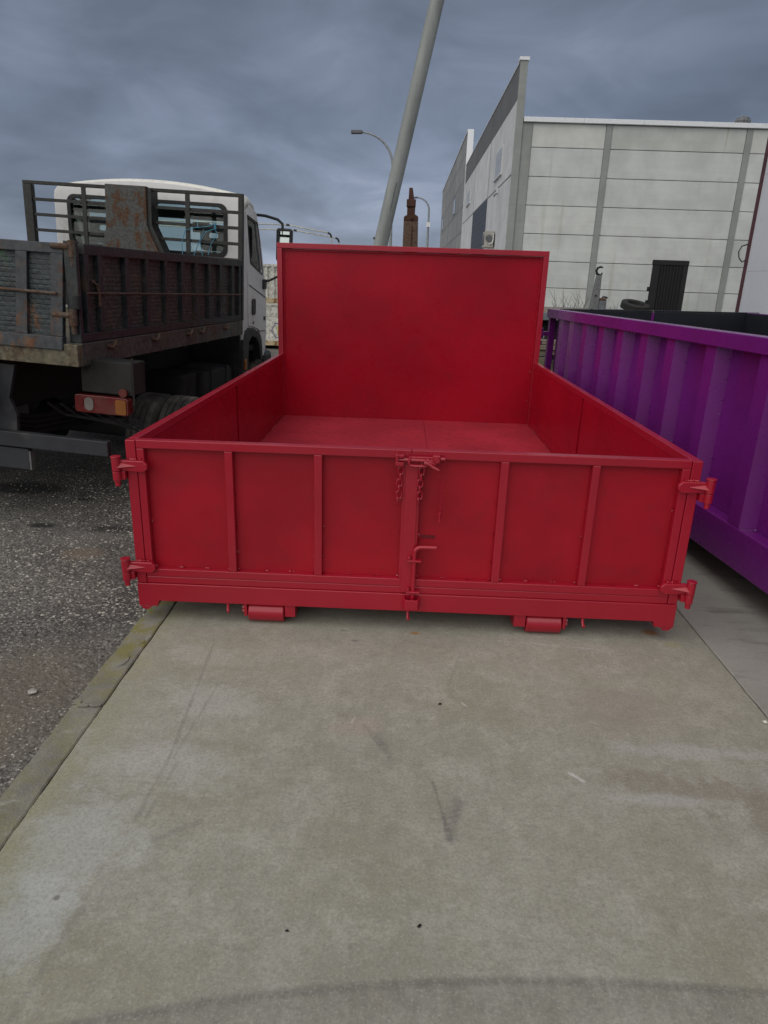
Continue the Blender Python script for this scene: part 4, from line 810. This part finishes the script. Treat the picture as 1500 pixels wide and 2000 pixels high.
# fenders, indicator, bumper
fn = MB().prism([(3.07, H - 0.62), (3.09, H - 0.18), (3.14, H - 0.02), (3.25, H + 0.032), (3.42, H + 0.02), (3.58, H - 0.03), (3.68, H - 0.13), (3.735, H - 0.33), (3.66, H - 0.33), (3.60, H - 0.17), (3.5, H - 0.09), (3.36, H - 0.06), (3.26, H - 0.12), (3.22, H - 0.62)], 'x', -0.35, -0.082).build('fender', 'plastic', tk, 0.012)
MB().prism(rrect(3.09, 3.15, H - 0.385, H - 0.27, 0.025), 'x', -0.0815, -0.065).build('side_marker', 'lens_amber', fn, 0.006)
MB().prism([(3.07, H - 0.62), (3.09, H - 0.18), (3.14, H - 0.02), (3.25, H + 0.032), (3.42, H + 0.02), (3.58, H - 0.03), (3.68, H - 0.13), (3.735, H - 0.33), (3.66, H - 0.33), (3.60, H - 0.17), (3.5, H - 0.09), (3.36, H - 0.06), (3.26, H - 0.12), (3.22, H - 0.62)], 'x', -2.07, -1.80).build('fender', 'plastic', tk, 0.012)
MB().box(XL, XR - 0.02, 3.9, 4.2, 0.42, H - 0.27).build('front_bumper', 'plastic', tk, 0.05)
# mirrors
mr = MB().tube([(-0.14, 3.56, H + 1.13), (-0.07, 3.70, H + 1.135), (0.05, 3.74, H + 1.11), (0.10, 3.75, H + 1.07), (0.105, 3.75, H + 0.96)], 0.0145, 10).build('mirror_arm', 'plastic', tk, smooth=True)
MB().prism(rrect(0.035, 0.205, H + 0.70, H + 1.03, 0.03), 'y', 3.74, 3.80).build('mirror_housing', 'plastic', mr, 0.012)
MB().hexa([(0.058, 3.739, H + 0.73), (0.182, 3.739, H + 0.73), (0.182, 3.7395, H + 0.73), (0.058, 3.7395, H + 0.73)], [(0.058, 3.690, H + 1.0), (0.182, 3.690, H + 1.0), (0.182, 3.6905, H + 1.0), (0.058, 3.6905, H + 1.0)]).build('mirror_glass', 'mirror', mr) if False else MB().hexa([(0.060, 3.725, H + 0.73), (0.180, 3.725, H + 0.73), (0.180, 3.7395, H + 0.73), (0.060, 3.7395, H + 0.73)], [(0.060, 3.738, H + 1.0), (0.180, 3.738, H + 1.0), (0.180, 3.7395, H + 1.0), (0.060, 3.7395, H + 1.0)]).build('mirror_glass', 'mirror', mr)
m2 = MB().tube([(-0.10, 3.72, H + 0.49), (-0.03, 3.74, H + 0.50), (0.06, 3.76, H + 0.55), (0.10, 3.77, H + 0.70)], 0.013, 10).build('mirror_arm', 'plastic', tk, smooth=True)
MB().box(-0.115, -0.065, 3.68, 3.78, H + 0.41, H + 0.51).build('arm_foot', 'plastic', m2, 0.01)
# blue rope tied to the grille
rope = MB().tube([(-0.43, 2.795, H + 0.985), (-0.43, 2.79, H + 0.93), (-0.30, 2.79, H + 0.955), (-0.25, 2.795, H + 0.99), (-0.27, 2.79, H + 0.93), (-0.35, 2.79, H + 0.90), (-0.42, 2.79, H + 0.80), (-0.47, 2.79, H + 0.69)], 0.0035, 6)
rope.tube([(-0.42, 2.79, H + 0.94), (-0.55, 2.79, H + 0.90), (-0.585, 2.79, H + 0.80), (-0.58, 2.79, H + 0.67)], 0.0032, 6).tube([(-0.37, 2.79, H + 0.92), (-0.41, 2.79, H + 0.82), (-0.385, 2.79, H + 0.69)], 0.003, 6).tube([(-0.26, 2.79, H + 0.93), (-0.24, 2.79, H + 0.88), (-0.30, 2.79, H + 0.80), (-0.33, 2.79, H + 0.70)], 0.003, 6)
for k in range(4): rope.tube([(-0.27 + .005 * k, 2.80, H + 0.97), (-0.265, 2.782, H + 0.955 - .01 * k), (-0.245, 2.785, H + 0.935)], 0.004, 6)
ro_ = rope.build('rope', 'rope'); ro_.matrix_world = tk.matrix_world.copy(); tag(ro_, 'light blue rope knotted to the grille behind the cab window', 'rope')

# ------------------------------------------------------------------ warehouse
wh = thing('warehouse', 'large pale concrete warehouse with panelled flank and tall grey topped front', 'building', (5.5, 28, 0))
ox, oy = 5.5, 28.0
def wbox(name, mat, parent, x0, x1, y0, y1, z0, z1, bevel=0.0): return MB().box(x0 - ox, x1 - ox, y0 - oy, y1 - oy, z0, z1).build(name, mat, parent, bevel)
zs = [-0.02, 0.41, 1.48, 2.535, 3.60, 4.68, 5.75, 6.81, 7.68]
core = wbox('flank_wall', 'joint', wh, 5.60, 34.0, 28.12, 52.9, -0.02, 7.66)
bays = [(5.99, 8.89), (9.15, 14.43), (14.69, 20.0), (20.26, 25.5), (25.76, 33.9)]
for b0, b1 in bays:
    for i in range(len(zs) - 1): wbox('wall_panel', 'wall_panel_top' if i == len(zs) - 2 else 'wall_panel', core, b0, b1, 28.0, 28.119, zs[i] + 0.011, zs[i + 1] - 0.011, 0.012)
for p0, p1 in ((5.585, 5.98), (8.90, 9.14), (14.44, 14.68), (20.01, 20.25), (25.51, 25.75)): wbox('pillar', 'pillar', core, p0, p1, 27.965, 28.118, -0.02, 7.675, 0.01)
for i in range(12): wbox('coping', 'coping', core, 5.60 + 2.37 * i, 5.60 + 2.37 * (i + 1) - 0.006, 27.86, 28.2, 7.69, 7.86, 0.01)
wbox('roof', 'coping', core, 5.6, 34, 28.25, 52.9, 7.665, 7.75)
fac = wbox('front_wall', 'joint', wh, 5.312, 5.575, 28.02, 52.9, -0.02, 9.74)
wbox('end_face', 'pillar', fac, 5.285, 5.575, 27.90, 28.015, -0.02, 9.78, 0.01); wbox('parapet_cap', 'coping', fac, 5.24, 5.62, 27.86, 28.25, 9.785, 9.90)
ys = [28.03, 36.62, 44.68, 52.88]
for i in range(3):
    y0, y1 = ys[i] + 0.11, ys[i + 1] - 0.11
    wbox('parapet_panel', 'facade_grey', fac, 5.30, 5.3115, y0, y1, 8.50, 9.75, 0.01)
    if i == 1:
        wbox('facade_panel', 'facade_white', fac, 5.30, 5.3115, y0, y1, 5.86, 8.485, 0.01)
    else:
        wbox('facade_panel', 'facade_white', fac, 5.30, 5.3115, y0, y1, 5.83, 8.485, 0.01); wbox('facade_panel', 'facade_white', fac, 5.30, 5.3115, y0, y1, -0.02, 5.77, 0.01)
    wbox('cap_strip', 'white_frame', fac, 5.27, 5.60, ys[i] + 0.02, ys[i + 1] - 0.02, 9.755, 9.80)
dk_ = wbox('roller_door', 'door_dark', fac, 5.3085, 5.3115, 36.66, 44.6, -0.02, 5.80)
for k in range(19): wbox('door_slat', 'door_dark', dk_, 5.300, 5.308, 36.68, 44.58, 0.0 + 0.305 * k, 0.29 + 0.305 * k, 0.006)
for y0, y1, z0, z1 in ((31.3, 33.7, 6.30, 7.46), (47.3, 49.9, 6.75, 7.62)):
    wd_ = wbox('window', 'white_frame', fac, 5.262, 5.298, y0, y1, z0, z1, 0.01)
    zm = (z0 + z1) / 2
    for a, b in ((z0 + 0.07, zm - 0.03), (zm + 0.03, z1 - 0.07)): wbox('pane', 'pane_pale', wd_, 5.25, 5.2615, y0 + 0.12, y1 - 0.12, a, b)
    wbox('sill', 'white_frame', wd_, 5.20, 5.295, y0 - 0.1, y1 + 0.1, z0 - 0.07, z0 - 0.003)
# things fixed to the building
ac = thing('air_conditioner', 'cream outdoor air conditioner unit on the white warehouse front', 'air conditioner', (5.3, 32.4, 3.2))
MB().box(-0.48, -0.06, -0.50, 0.50, 0.0, 0.72).build('casing', 'cream', ac, 0.02)
MB().lathe([(-0.03, 0.0), (-0.03, 0.22), (0.0, 0.25), (0.0, 0.0)], 'x', (-0.49, 0.08, 0.37), 24, False).build('fan_grille', 'lamp_grey', ac)
MB().tube([(-0.14, -0.525, 0.6), (-0.10, -0.58, 0.6), (-0.09, -0.58, 0.36), (-0.12, -0.58, 0.2), (-0.28, -0.53, 0.14)], 0.03, 8).build('pipe', 'white_frame', ac)
MB().lathe([(0, 0.0), (0, 0.15), (0.02, 0.15), (0.02, 0)], 'y', (-0.29, -0.555, 0.40), 20, False).build('fan_guard', 'lamp_grey', ac)
for y in (-0.35, 0.3): MB().box(-0.45, -0.002, y, y + 0.04, -0.10, -0.003).build('bracket', 'white_frame', ac)
sl = thing('security_lamp', 'small cream security light on the joint beside the warehouse window', 'lamp', (5.3, 32.1, 5.55))
MB().box(-0.08, -0.002, -0.12, 0.12, 0.0, 0.22).build('housing', 'white_frame', sl, 0.02); MB().tube([(-0.05, 0, 0.0), (-0.16, -0.1, -0.06), (-0.18, -0.12, -0.14)], [0.02, 0.03, 0.04], 8).build('lamp_head', 'lamp_grey', sl)
tv = thing('roof_ventilator', 'round shiny turbine ventilator on the warehouse roof edge', 'ventilator', (14.45, 28.6, 7.75))
MB().lathe([(0.0, 0.0), (0, 0.20), (0.14, 0.20), (0.14, 0.0)], 'z', (0, 0, 0), 20, False).build('neck', 'galv', tv)
MB().lathe([(0.145, 0.16), (0.2, 0.27), (0.32, 0.30), (0.42, 0.24), (0.49, 0.08), (0.495, 0.0)], 'z', (0, 0, 0), 26, False).build('turbine', 'lamp_grey', tv)
for k in range(14):
    w = 2 * math.pi * k / 14; MB().tube([(0.17 * math.cos(w), 0.17 * math.sin(w), 0.15), (0.315 * math.cos(w + .2), 0.315 * math.sin(w + .2), 0.31), (0.1 * math.cos(w + .4), 0.1 * math.sin(w + .4), 0.49)], 0.014, 5).build('vane', 'galv', tv)

# far unit beyond
u2 = thing('warehouse', 'grey gridded warehouse unit beyond the taller white front', 'building', (5.5, 53.1, 0))
ox, oy = 5.5, 53.1
c2 = wbox('front_wall', 'joint', u2, 5.306, 5.70, 53.3, 88.4, -0.02, 11.95); wbox('hall', 'unit2', u2, 5.705, 22, 53.3, 88.3, -0.02, 8.6)
ycol = [53.2, 59.1, 65.0, 72.2, 79.8, 88.4]; zrow = [-0.02, 1.7, 3.5, 5.3, 7.15, 9.0, 10.7, 12.05]
for i in range(5):
    for j in range(7): wbox('wall_panel', 'unit2', c2, 5.30, 5.3055, ycol[i] + 0.13, ycol[i + 1] - 0.13, zrow[j] + 0.035, zrow[j + 1] - 0.035)
wbox('end_face', 'coping', u2, 5.28, 5.72, 53.08, 53.19, -0.02, 12.2); wbox('cap_strip', 'white_frame', c2, 5.25, 5.75, 53.2, 88.4, 12.055, 12.15)
for y0, y1, z0, z1 in ((62.2, 64.7, 7.35, 8.75), (82.2, 84.6, 7.4, 8.8)):
    wd_ = wbox('window', 'lamp_grey', c2, 5.27, 5.299, y0, y1, z0, z1); wbox('pane', 'pane', wd_, 5.262, 5.2695, y0 + 0.12, y1 - 0.12, z0 + 0.1, z1 - 0.1)

# white building at the right edge
wb_ = thing('clad_building', 'smooth white clad building with maroon corner trim at right edge', 'building', (8.9, 14, 0))
for i in range(5):
    for j in range(4): MB().box(0.0, 0.08, -0.06 - 2.4 * i - 2.397, -0.06 - 2.4 * i, -0.02 + 2.0 * j, 1.977 + 2.0 * j).build('cladding_panel', 'clad', wb_, 0.003)
MB().box(0.085, 14.0, -12.0, -0.07, -0.02, 7.95).build('wall_core', 'clad', wb_)
MB().box(-0.04, 0.10, -0.055, 0.035, -0.02, 8.05).build('corner_trim', 'maroon', wb_, 0.004); MB().box(-0.04, 0.10, -12, 0.035, 8.051, 8.2).build('eaves_trim', 'maroon', wb_, 0.004)
MB().tube([(-0.03, 0.05, 2.56), (-0.15, 0.05, 2.52), (-0.20, 0.05, 2.40), (-0.17, 0.05, 2.27), (-0.08, 0.05, 2.18), (-0.03, 0.05, 2.22)], 0.014, 8).build('cable_loop', 'rubber', wb_)

# ------------------------------------------------------------------ poles and lamps
lp = thing('steel_pole', 'thick grey galvanised pole leaning right behind the red headboard', 'pole', (0.28, 9.0, 0))
pa, pb = Vector((0, 0, 0)), Vector((2.04, 0, 9.4))
MB().tube([pa + (pb - pa) * t for t in (0, 0.1, 0.25, 0.5, 0.75, 1)], [0.122, 0.117, 0.112, 0.106, 0.101, 0.096], 28).build('shaft', 'galv', lp, smooth=True)
q = pa + (pb - pa) * 0.272; MB().tube([q + Vector((0.030, -0.1075, 0)), q + Vector((0.030 + 0.085, -0.1075, 0.40))], 0.008, 6).build('seam_slot', 'lamp_grey', lp)
q = pa + (pb - pa) * 0.226; MB().lathe([(0, 0), (0, 0.02), (0.03, 0.02), (0.03, 0)], 'x', (q.x - 0.135, q.y - 0.02, q.z + 0.03), 10, False).build('bolt', 'lamp_grey', lp)
MB().box(-0.25, 0.25, -0.25, 0.25, -0.03, -0.005).build('base_plate', 'galv', lp)
MB().lathe([(0, 0), (0.0, 0.1), (0.02, 0.1), (0.05, 0)], 'z', tuple(pb), 16, False).build('cap', 'galv', lp)
def street_lamp(x, y, h, arm, r, hl, lb, box_z=None):
    t = thing('street_lamp', lb, 'street lamp', (x, y, 0), None, 'curved arm street lamps')
    pts_ = [(0, 0, -0.02), (0, 0, h * 0.5), (0, 0, h - arm * 0.95)]
    rs_ = [r * 1.5, r * 1.2, r]
    for i in range(1, 11):
        w = i / 10 * math.pi / 2; pts_.append((-arm * (1 - math.cos(w)), 0, h - arm * 0.95 + arm * 0.95 * math.sin(w))); rs_.append(r * (1 - 0.45 * i / 10))
    MB().tube(pts_, rs_, 10).build('mast', 'lamp_pole', t, smooth=True)
    MB().prism([(-arm - hl, h - 0.03), (-arm - hl + 0.03, h + 0.06), (-arm, h + 0.07), (-arm + 0.05, h + 0.04), (-arm + 0.02, h - 0.05), (-arm - hl + 0.03, h - 0.07)], 'y', -0.13, 0.13).build('lamp_head', 'lamp_grey', t, 0.015)
    MB().box(-0.18, 0.18, -0.18, 0.18, -0.02, 0.03).build('base_plate', 'lamp_pole', t)
    if box_z: MB().box(-0.16, 0.16, -0.16, -0.08, box_z, box_z + 0.36).build('sign_box', 'coping', t)
street_lamp(0.42, 30, 7.53, 1.38, 0.062, 0.46, 'nearer street lamp with curved arm left of the leaning pole')
street_lamp(2.93, 60, 8.3, 1.0, 0.085, 0.5, 'far small street lamp with white box behind the rusty mast', 6.05)

# rusty mast behind the headboard
rm = thing('rusty_mast', 'rusty steel mast with pointed head and flaking white paint', 'mast', (1.20, 7.0, 0))
MB().hexa([(-0.115, -0.07, -0.02), (0.145, -0.07, -0.02), (0.145, 0.07, -0.02), (-0.115, 0.07, -0.02)], [(-0.105, -0.065, 2.26), (0.085, -0.065, 2.26), (0.085, 0.065, 2.26), (-0.105, 0.065, 2.26)]).build('box_section', 'rust_white', rm, 0.008)
MB().prism([(-0.105, 2.261), (0.085, 2.261), (0.085, 2.315), (0.05, 2.34), (-0.055, 2.34), (-0.105, 2.31)], 'y', -0.066, 0.066).build('shoulder', 'rust', rm, 0.006)
MB().box(-0.065, 0.04, -0.05, 0.05, 2.341, 2.43).build('neck', 'rust', rm, 0.005)
MB().box(-0.075, 0.045, -0.07, 0.07, 2.431, 2.525).build('head_block', 'rust', rm, 0.012)
MB().hexa([(-0.052, -0.035, 2.526), (0.022, -0.035, 2.526), (0.022, 0.035, 2.526), (-0.052, 0.035, 2.526)], [(-0.048, -0.015, 2.665), (-0.002, -0.015, 2.665), (-0.002, 0.015, 2.665), (-0.048, 0.015, 2.665)]).build('pointed_tip', 'rust', rm, 0.008)
MB().tube([(0.0, -0.075, 2.30), (0.0, -0.09, 2.30)], 0.02, 12).build('bolt', 'rust', rm)
MB().box(0.0, 0.012, -0.078, -0.067, 1.2, 2.2).build('edge_bar', 'rust', rm)
MB().box(-0.35, 0.35, -0.3, 0.3, -0.022, 0.02).build('foot_plate', 'rust', rm)

# ------------------------------------------------------------------ flatbed trailer and what stands on it
ft = thing('flatbed_trailer', 'blue grey steel flatbed trailer parked behind the purple container', 'trailer', (3.15, 9.0, 0))
MB().box(0, 6.5, 0.0, 0.06, 0.98, 1.10).build('side_beam', 'steel_blue', ft, 0.006); MB().box(0, 6.5, 3.6, 3.66, 0.98, 1.10).build('side_beam', 'steel_blue', ft, 0.006)
MB().box(0, 0.06, 0.061, 3.599, 0.98, 1.095).build('end_beam', 'steel_blue', ft, 0.006)
for i in range(16): MB().box(0.065 + 0.4 * i, 0.455 + 0.4 * i, 0.062, 3.598, 1.04, 1.085 + 0.004 * (i % 3)).build('deck_plank', 'wood', ft, 0.004)
MB().box(0.1, 6.4, 0.5, 0.62, 0.70, 1.035).build('frame_rail', 'chassis', ft); MB().box(0.1, 6.4, 2.9, 3.02, 0.70, 1.035).build('frame_rail', 'chassis', ft)
for x in (1.4, 2.5, 5.0):
    for y in (0.2, 3.4):
        hub = MB().lathe([(-0.11, 0.0), (-0.11, 0.2), (0.11, 0.2), (0.11, 0.0)], 'y', (x, y, 0.36), 20, False).build('wheel', 'rim', ft); MB().lathe([(a, r) for a, r in tyre_prof(0.24, 0.38)], 'y', (x, y, 0.36), 32).build('tyre', 'tyre', hub)
    MB().tube([(x, 0.2, 0.36), (x, 3.4, 0.36)], 0.06, 8).build('axle', 'chassis', ft)
MB().box(0.47, 0.62, 0.0, 0.05, 1.101, 1.125).build('lashing_plate', 'white_frame', ft); MB().box(0.40, 0.46, 0.0, 0.05, 1.101, 1.14).build('lashing_ring', 'rust', ft)
ha = thing('hook_arm', 'grey lifting arm with open hook standing above the purple container', 'hook arm', (4.35, 9.3, 1.09))
MB().hexa([(-0.10, -0.05, 0.0), (0.05, -0.05, 0.0), (0.05, 0.05, 0.0), (-0.10, 0.05, 0.0)], [(-0.035, -0.04, 0.62), (0.045, -0.04, 0.62), (0.045, 0.04, 0.62), (-0.035, 0.04, 0.62)]).build('arm', 'hook_grey', ha, 0.008)
hkpts = [(0.02, 0, 0.615), (-0.035, 0, 0.645), (-0.048, 0, 0.69), (-0.03, 0, 0.735), (0.015, 0, 0.752), (0.055, 0, 0.742)]
MB().tube(hkpts, [0.022, 0.021, 0.02, 0.02, 0.018, 0.010], 10).tube([(0.03, 0, 0.61), (0.045, 0, 0.645), (0.05, 0, 0.665)], [0.018, 0.014, 0.008], 8).build('hook', 'black_steel', ha, smooth=True)
MB().box(0.052, 0.17, -0.06, 0.06, 0.0, 0.22).build('valve_block', 'steel_blue', ha, 0.01); MB().box(0.055, 0.165, -0.055, 0.055, 0.2205, 0.262).build('block_cap', 'hinge_rust', ha, 0.008)
MB().tube([(0.10, 0, 0.263), (0.12, 0, 0.285), (0.19, 0, 0.27)], 0.014, 8).build('lever', 'chassis', ha); MB().tube([(-0.09, 0, 0.05), (-0.2, 0.02, 0.03), (-0.34, 0.05, 0.015)], 0.016, 8).build('hose', 'wood', ha)
MB().tube([(-0.02, -0.052, 0.3), (-0.02, -0.056, 0.3)], 0.018, 10).build('pivot_pin', 'chassis', ha); MB().tube([(-0.06, -0.052, 0.06), (-0.06, -0.058, 0.06)], 0.03, 10).build('pivot_pin', 'chassis', ha)
ty = thing('tyre', 'worn black tyre lying flat beside the ribbed black panel', 'tyre', (5.88, 12.0, 1.155), Matrix.Rotation(R(14), 3, 'X') @ Matrix.Rotation(R(6), 3, 'Y'))
MB().lathe(tyre_prof(0.15, 0.29), 'z', (0, 0, 0.03), 36).build('carcass', 'tyre_dark', ty, smooth=True)
bb = thing('ribbed_hopper_gate', 'upright ribbed black steel panel standing against the pale warehouse wall', 'panel', (6.14, 12.0, 1.085))
MB().box(0.0, 0.70, 0.03, 0.07, 0.0, 0.985).build('sheet', 'black_steel', bb, 0.004)
MB().box(-0.012, 0.705, 0.0, 0.075, 0.91, 1.005).build('top_rim', 'black_steel', bb, 0.006); MB().box(0.0, 0.13, 0.004, 0.0295, 0.0, 0.905).build('edge_bar', 'black_steel', bb, 0.004); MB().box(0.60, 0.70, 0.004, 0.0295, 0.0, 0.905).build('edge_bar', 'black_steel', bb, 0.004)
for k in range(7): MB().prism([(0.15 + 0.062 * k, 0.0295), (0.162 + 0.062 * k, 0.010), (0.184 + 0.062 * k, 0.010), (0.196 + 0.062 * k, 0.0295)], 'z', 0.02, 0.90).build('rib', 'black_steel', bb)
for z in (0.40, 0.14): MB().box(-0.045, -0.001, 0.02, 0.08, z, z + 0.085).build('side_lug', 'black_steel', bb, 0.006)
for x in (0.35, 0.6): MB().tube([(x, 0.072, 0.55), (x, 0.62, 0.01)], 0.02, 8).build('stay', 'black_steel', bb)
pr = MB().box(0, 1.5, -0.04, 0.04, 0.0, 0.03); tag(pr.build('wood_board', 'wood', None, 0.003), 'thin brown board lying on the trailer under the black panel', 'board').location = (5.95, 11.86, 1.092)
# planks and weeds seen between the two containers
for i, (z, y, dx, lb) in enumerate(((0.62, 8.75, 0.0, 'topmost brown timber baulk left of the purple container'), (0.54, 8.72, -0.05, 'middle timber baulk of the stack left of the purple container'), (0.46, 8.76, 0.04, 'lowest timber baulk of the stack left of the purple container'))):
    tag(MB().box(0, 2.6, 0, 0.22, 0, 0.07).build('timber_baulk', 'wood', None, 0.006), lb, 'timber', 'stacked timber baulks').location = (3.0 + dx, y - 0.2, z)
bl = MB().box(0.3, 0.5, 0, 0.2, 0, 0.44).box(1.9, 2.1, 0, 0.2, 0, 0.44); 
tag(bl.build('timber_bearer', 'wood', None, 0.006), 'pair of short bearers holding up the timber stack', 'timber').location = (3.0, 8.56, -0.02)
wm = MB()
for i in range(900):
    x = 3.25 + random.gauss(0, 0.35); y = 8.0 + random.gauss(0, 0.25); h = random.uniform(0.15, 0.5); a = random.uniform(0, 6.28); l = random.uniform(0.04, 0.16)
    p0 = Vector((x, y, -0.02)); p1 = Vector((x + l * math.cos(a), y + l * math.sin(a), h)); w = Vector((-math.sin(a), math.cos(a), 0)) * random.uniform(0.005, 0.014)
    pmid = (p0 + p1) / 2 + Vector((0, 0, h * 0.12)); wm.add([p0 - w, p0 + w, pmid + w, pmid - w, p1], [(0, 1, 2, 3), (3, 2, 4)])
wm.build('weeds', 'weed', kind='stuff')
def shrub(x, y, h, n, lb):
    mb = MB()
    for i in range(n):
        a = random.uniform(0, 6.28); s_ = random.uniform(0.15, 0.5) * h; p = Vector((x + random.gauss(0, .12), y + random.gauss(0, .1), -0.02)); q_ = p + Vector((s_ * math.cos(a), s_ * math.sin(a), h * random.uniform(0.7, 1)))
        m1 = p.lerp(q_, 0.55) + Vector((0, 0, 0.08)); mb.tube([p, m1, q_], [0.012, 0.007, 0.003], 5)
        for k in range(3):
            b = m1.lerp(q_, k * 0.3); aa = random.uniform(0, 6.28); e_ = b + Vector((0.16 * math.cos(aa), 0.16 * math.sin(aa), 0.24)) * random.uniform(.6, 1.2); mb.tube([b, e_], [0.005, 0.002], 4)
    o = mb.build('bare_shrub', 'twig'); return tag(o, lb, 'shrub', 'bare shrubs by the warehouse')
shrub(5.0, 14.0, 1.55, 14, 'larger bare twiggy shrub above the corner of the purple container'); shrub(5.9, 14.2, 1.35, 8, 'thin bare shrub just left of the grey hook arm'); shrub(4.45, 14.1, 1.2, 5, 'low sparse bare shrub nearest the red headboard')

# ------------------------------------------------------------------ far left: stacked white containers, tubular frame
def white_box(z, h, corr, lb):
    t = thing('site_container', lb, 'container', (-3.6, 12.9, z), None, 'white containers stacked beyond the truck')
    MB().box(0.0, 3.1, 0.05, 2.4, 0.10, h).build('body', 'cont_white', t)
    MB().box(-0.02, 3.12, 0.0, 2.42, 0.0, 0.098).build('bottom_rail', 'cont_rail', t, 0.006); MB().box(-0.02, 3.12, 0.0, 0.049, h - 0.045, h + 0.01).build('top_rail', 'cont_white', t, 0.004)
    if corr:
        for k in range(21): MB().prism([(0.03 + 0.147 * k, 0.0495), (0.06 + 0.147 * k, 0.012), (0.115 + 0.147 * k, 0.012), (0.145 + 0.147 * k, 0.0495)], 'z', 0.1, h - 0.046).build('corrugation', 'cont_white', t)
    else:
        for k in range(2): MB().box(0.0 + 1.55 * k, 1.547 + 1.55 * k, 0.02, 0.0495, 0.62, h - 0.046).build('side_panel', 'cont_white', t, 0.003)
        MB().box(0, 3.1, 0.022, 0.0495, 0.10, 0.612).build('side_panel', 'cont_white', t, 0.003)
        hx = lambda r: [(1.98 + 0.0 + r * math.cos(k * math.pi / 3 + 0), 0.33 + r * math.sin(k * math.pi / 3)) for k in range(6)]
        MB().plate(hx(0.19), [hx(0.165)], 'y', 0.017, 0.0215).build('hexagon_mark', 'logo_grey', t); MB().prism(rrect(1.93, 2.09, 0.23, 0.43, 0.02), 'y', 0.0175, 0.0215).build('yellow_mark', 'logo_yellow', t)
white_box(0.06, 0.90, False, 'lower white site container with yellow hexagon mark beside the truck cab'); white_box(0.975, 0.80, True, 'upper corrugated white container stacked on the other beside the truck cab')
cf = thing('tube_frame', 'pale thin tubular canopy frame seen above the red headboard and mirror', 'frame', (-0.3, 11.0, 0))
for y, z0, xe in ((0.0, 2.395, 0.0), (0.9, 2.36, 0.06)):
    MB().tube([(-3.6, y, z0 + 0.06), (-0.80, y, z0 + 0.055), (-0.70, y, z0 + 0.04), (xe - 0.04, y, z0 - 0.06)], 0.011, 8).build('rail', 'tube_white', cf)
    MB().tube([(xe - 0.04, y, z0 - 0.06), (xe + 0.01, y, z0 - 0.085), (xe + 0.03, y, z0 - 0.14)], 0.019, 8).build('corner_sleeve', 'plastic', cf)
    MB().tube([(xe + 0.03, y, z0 - 0.14), (xe + 0.035, y, -0.02)], 0.011, 8).build('leg', 'tube_white', cf); MB().tube([(-3.6, y, z0 + 0.06), (-3.6, y, -0.02)], 0.011, 8).build('leg', 'tube_white', cf)
    MB().tube([(-0.82 - .0 * y, y, z0 + 0.056), (-0.76, y, z0 + 0.05)], 0.020, 8).build('coupling', 'plastic', cf)
MB().tube([(-3.6, 0, 2.45), (-3.6, 0.9, 2.42)], 0.011, 8).build('cross_tube', 'tube_white', cf)
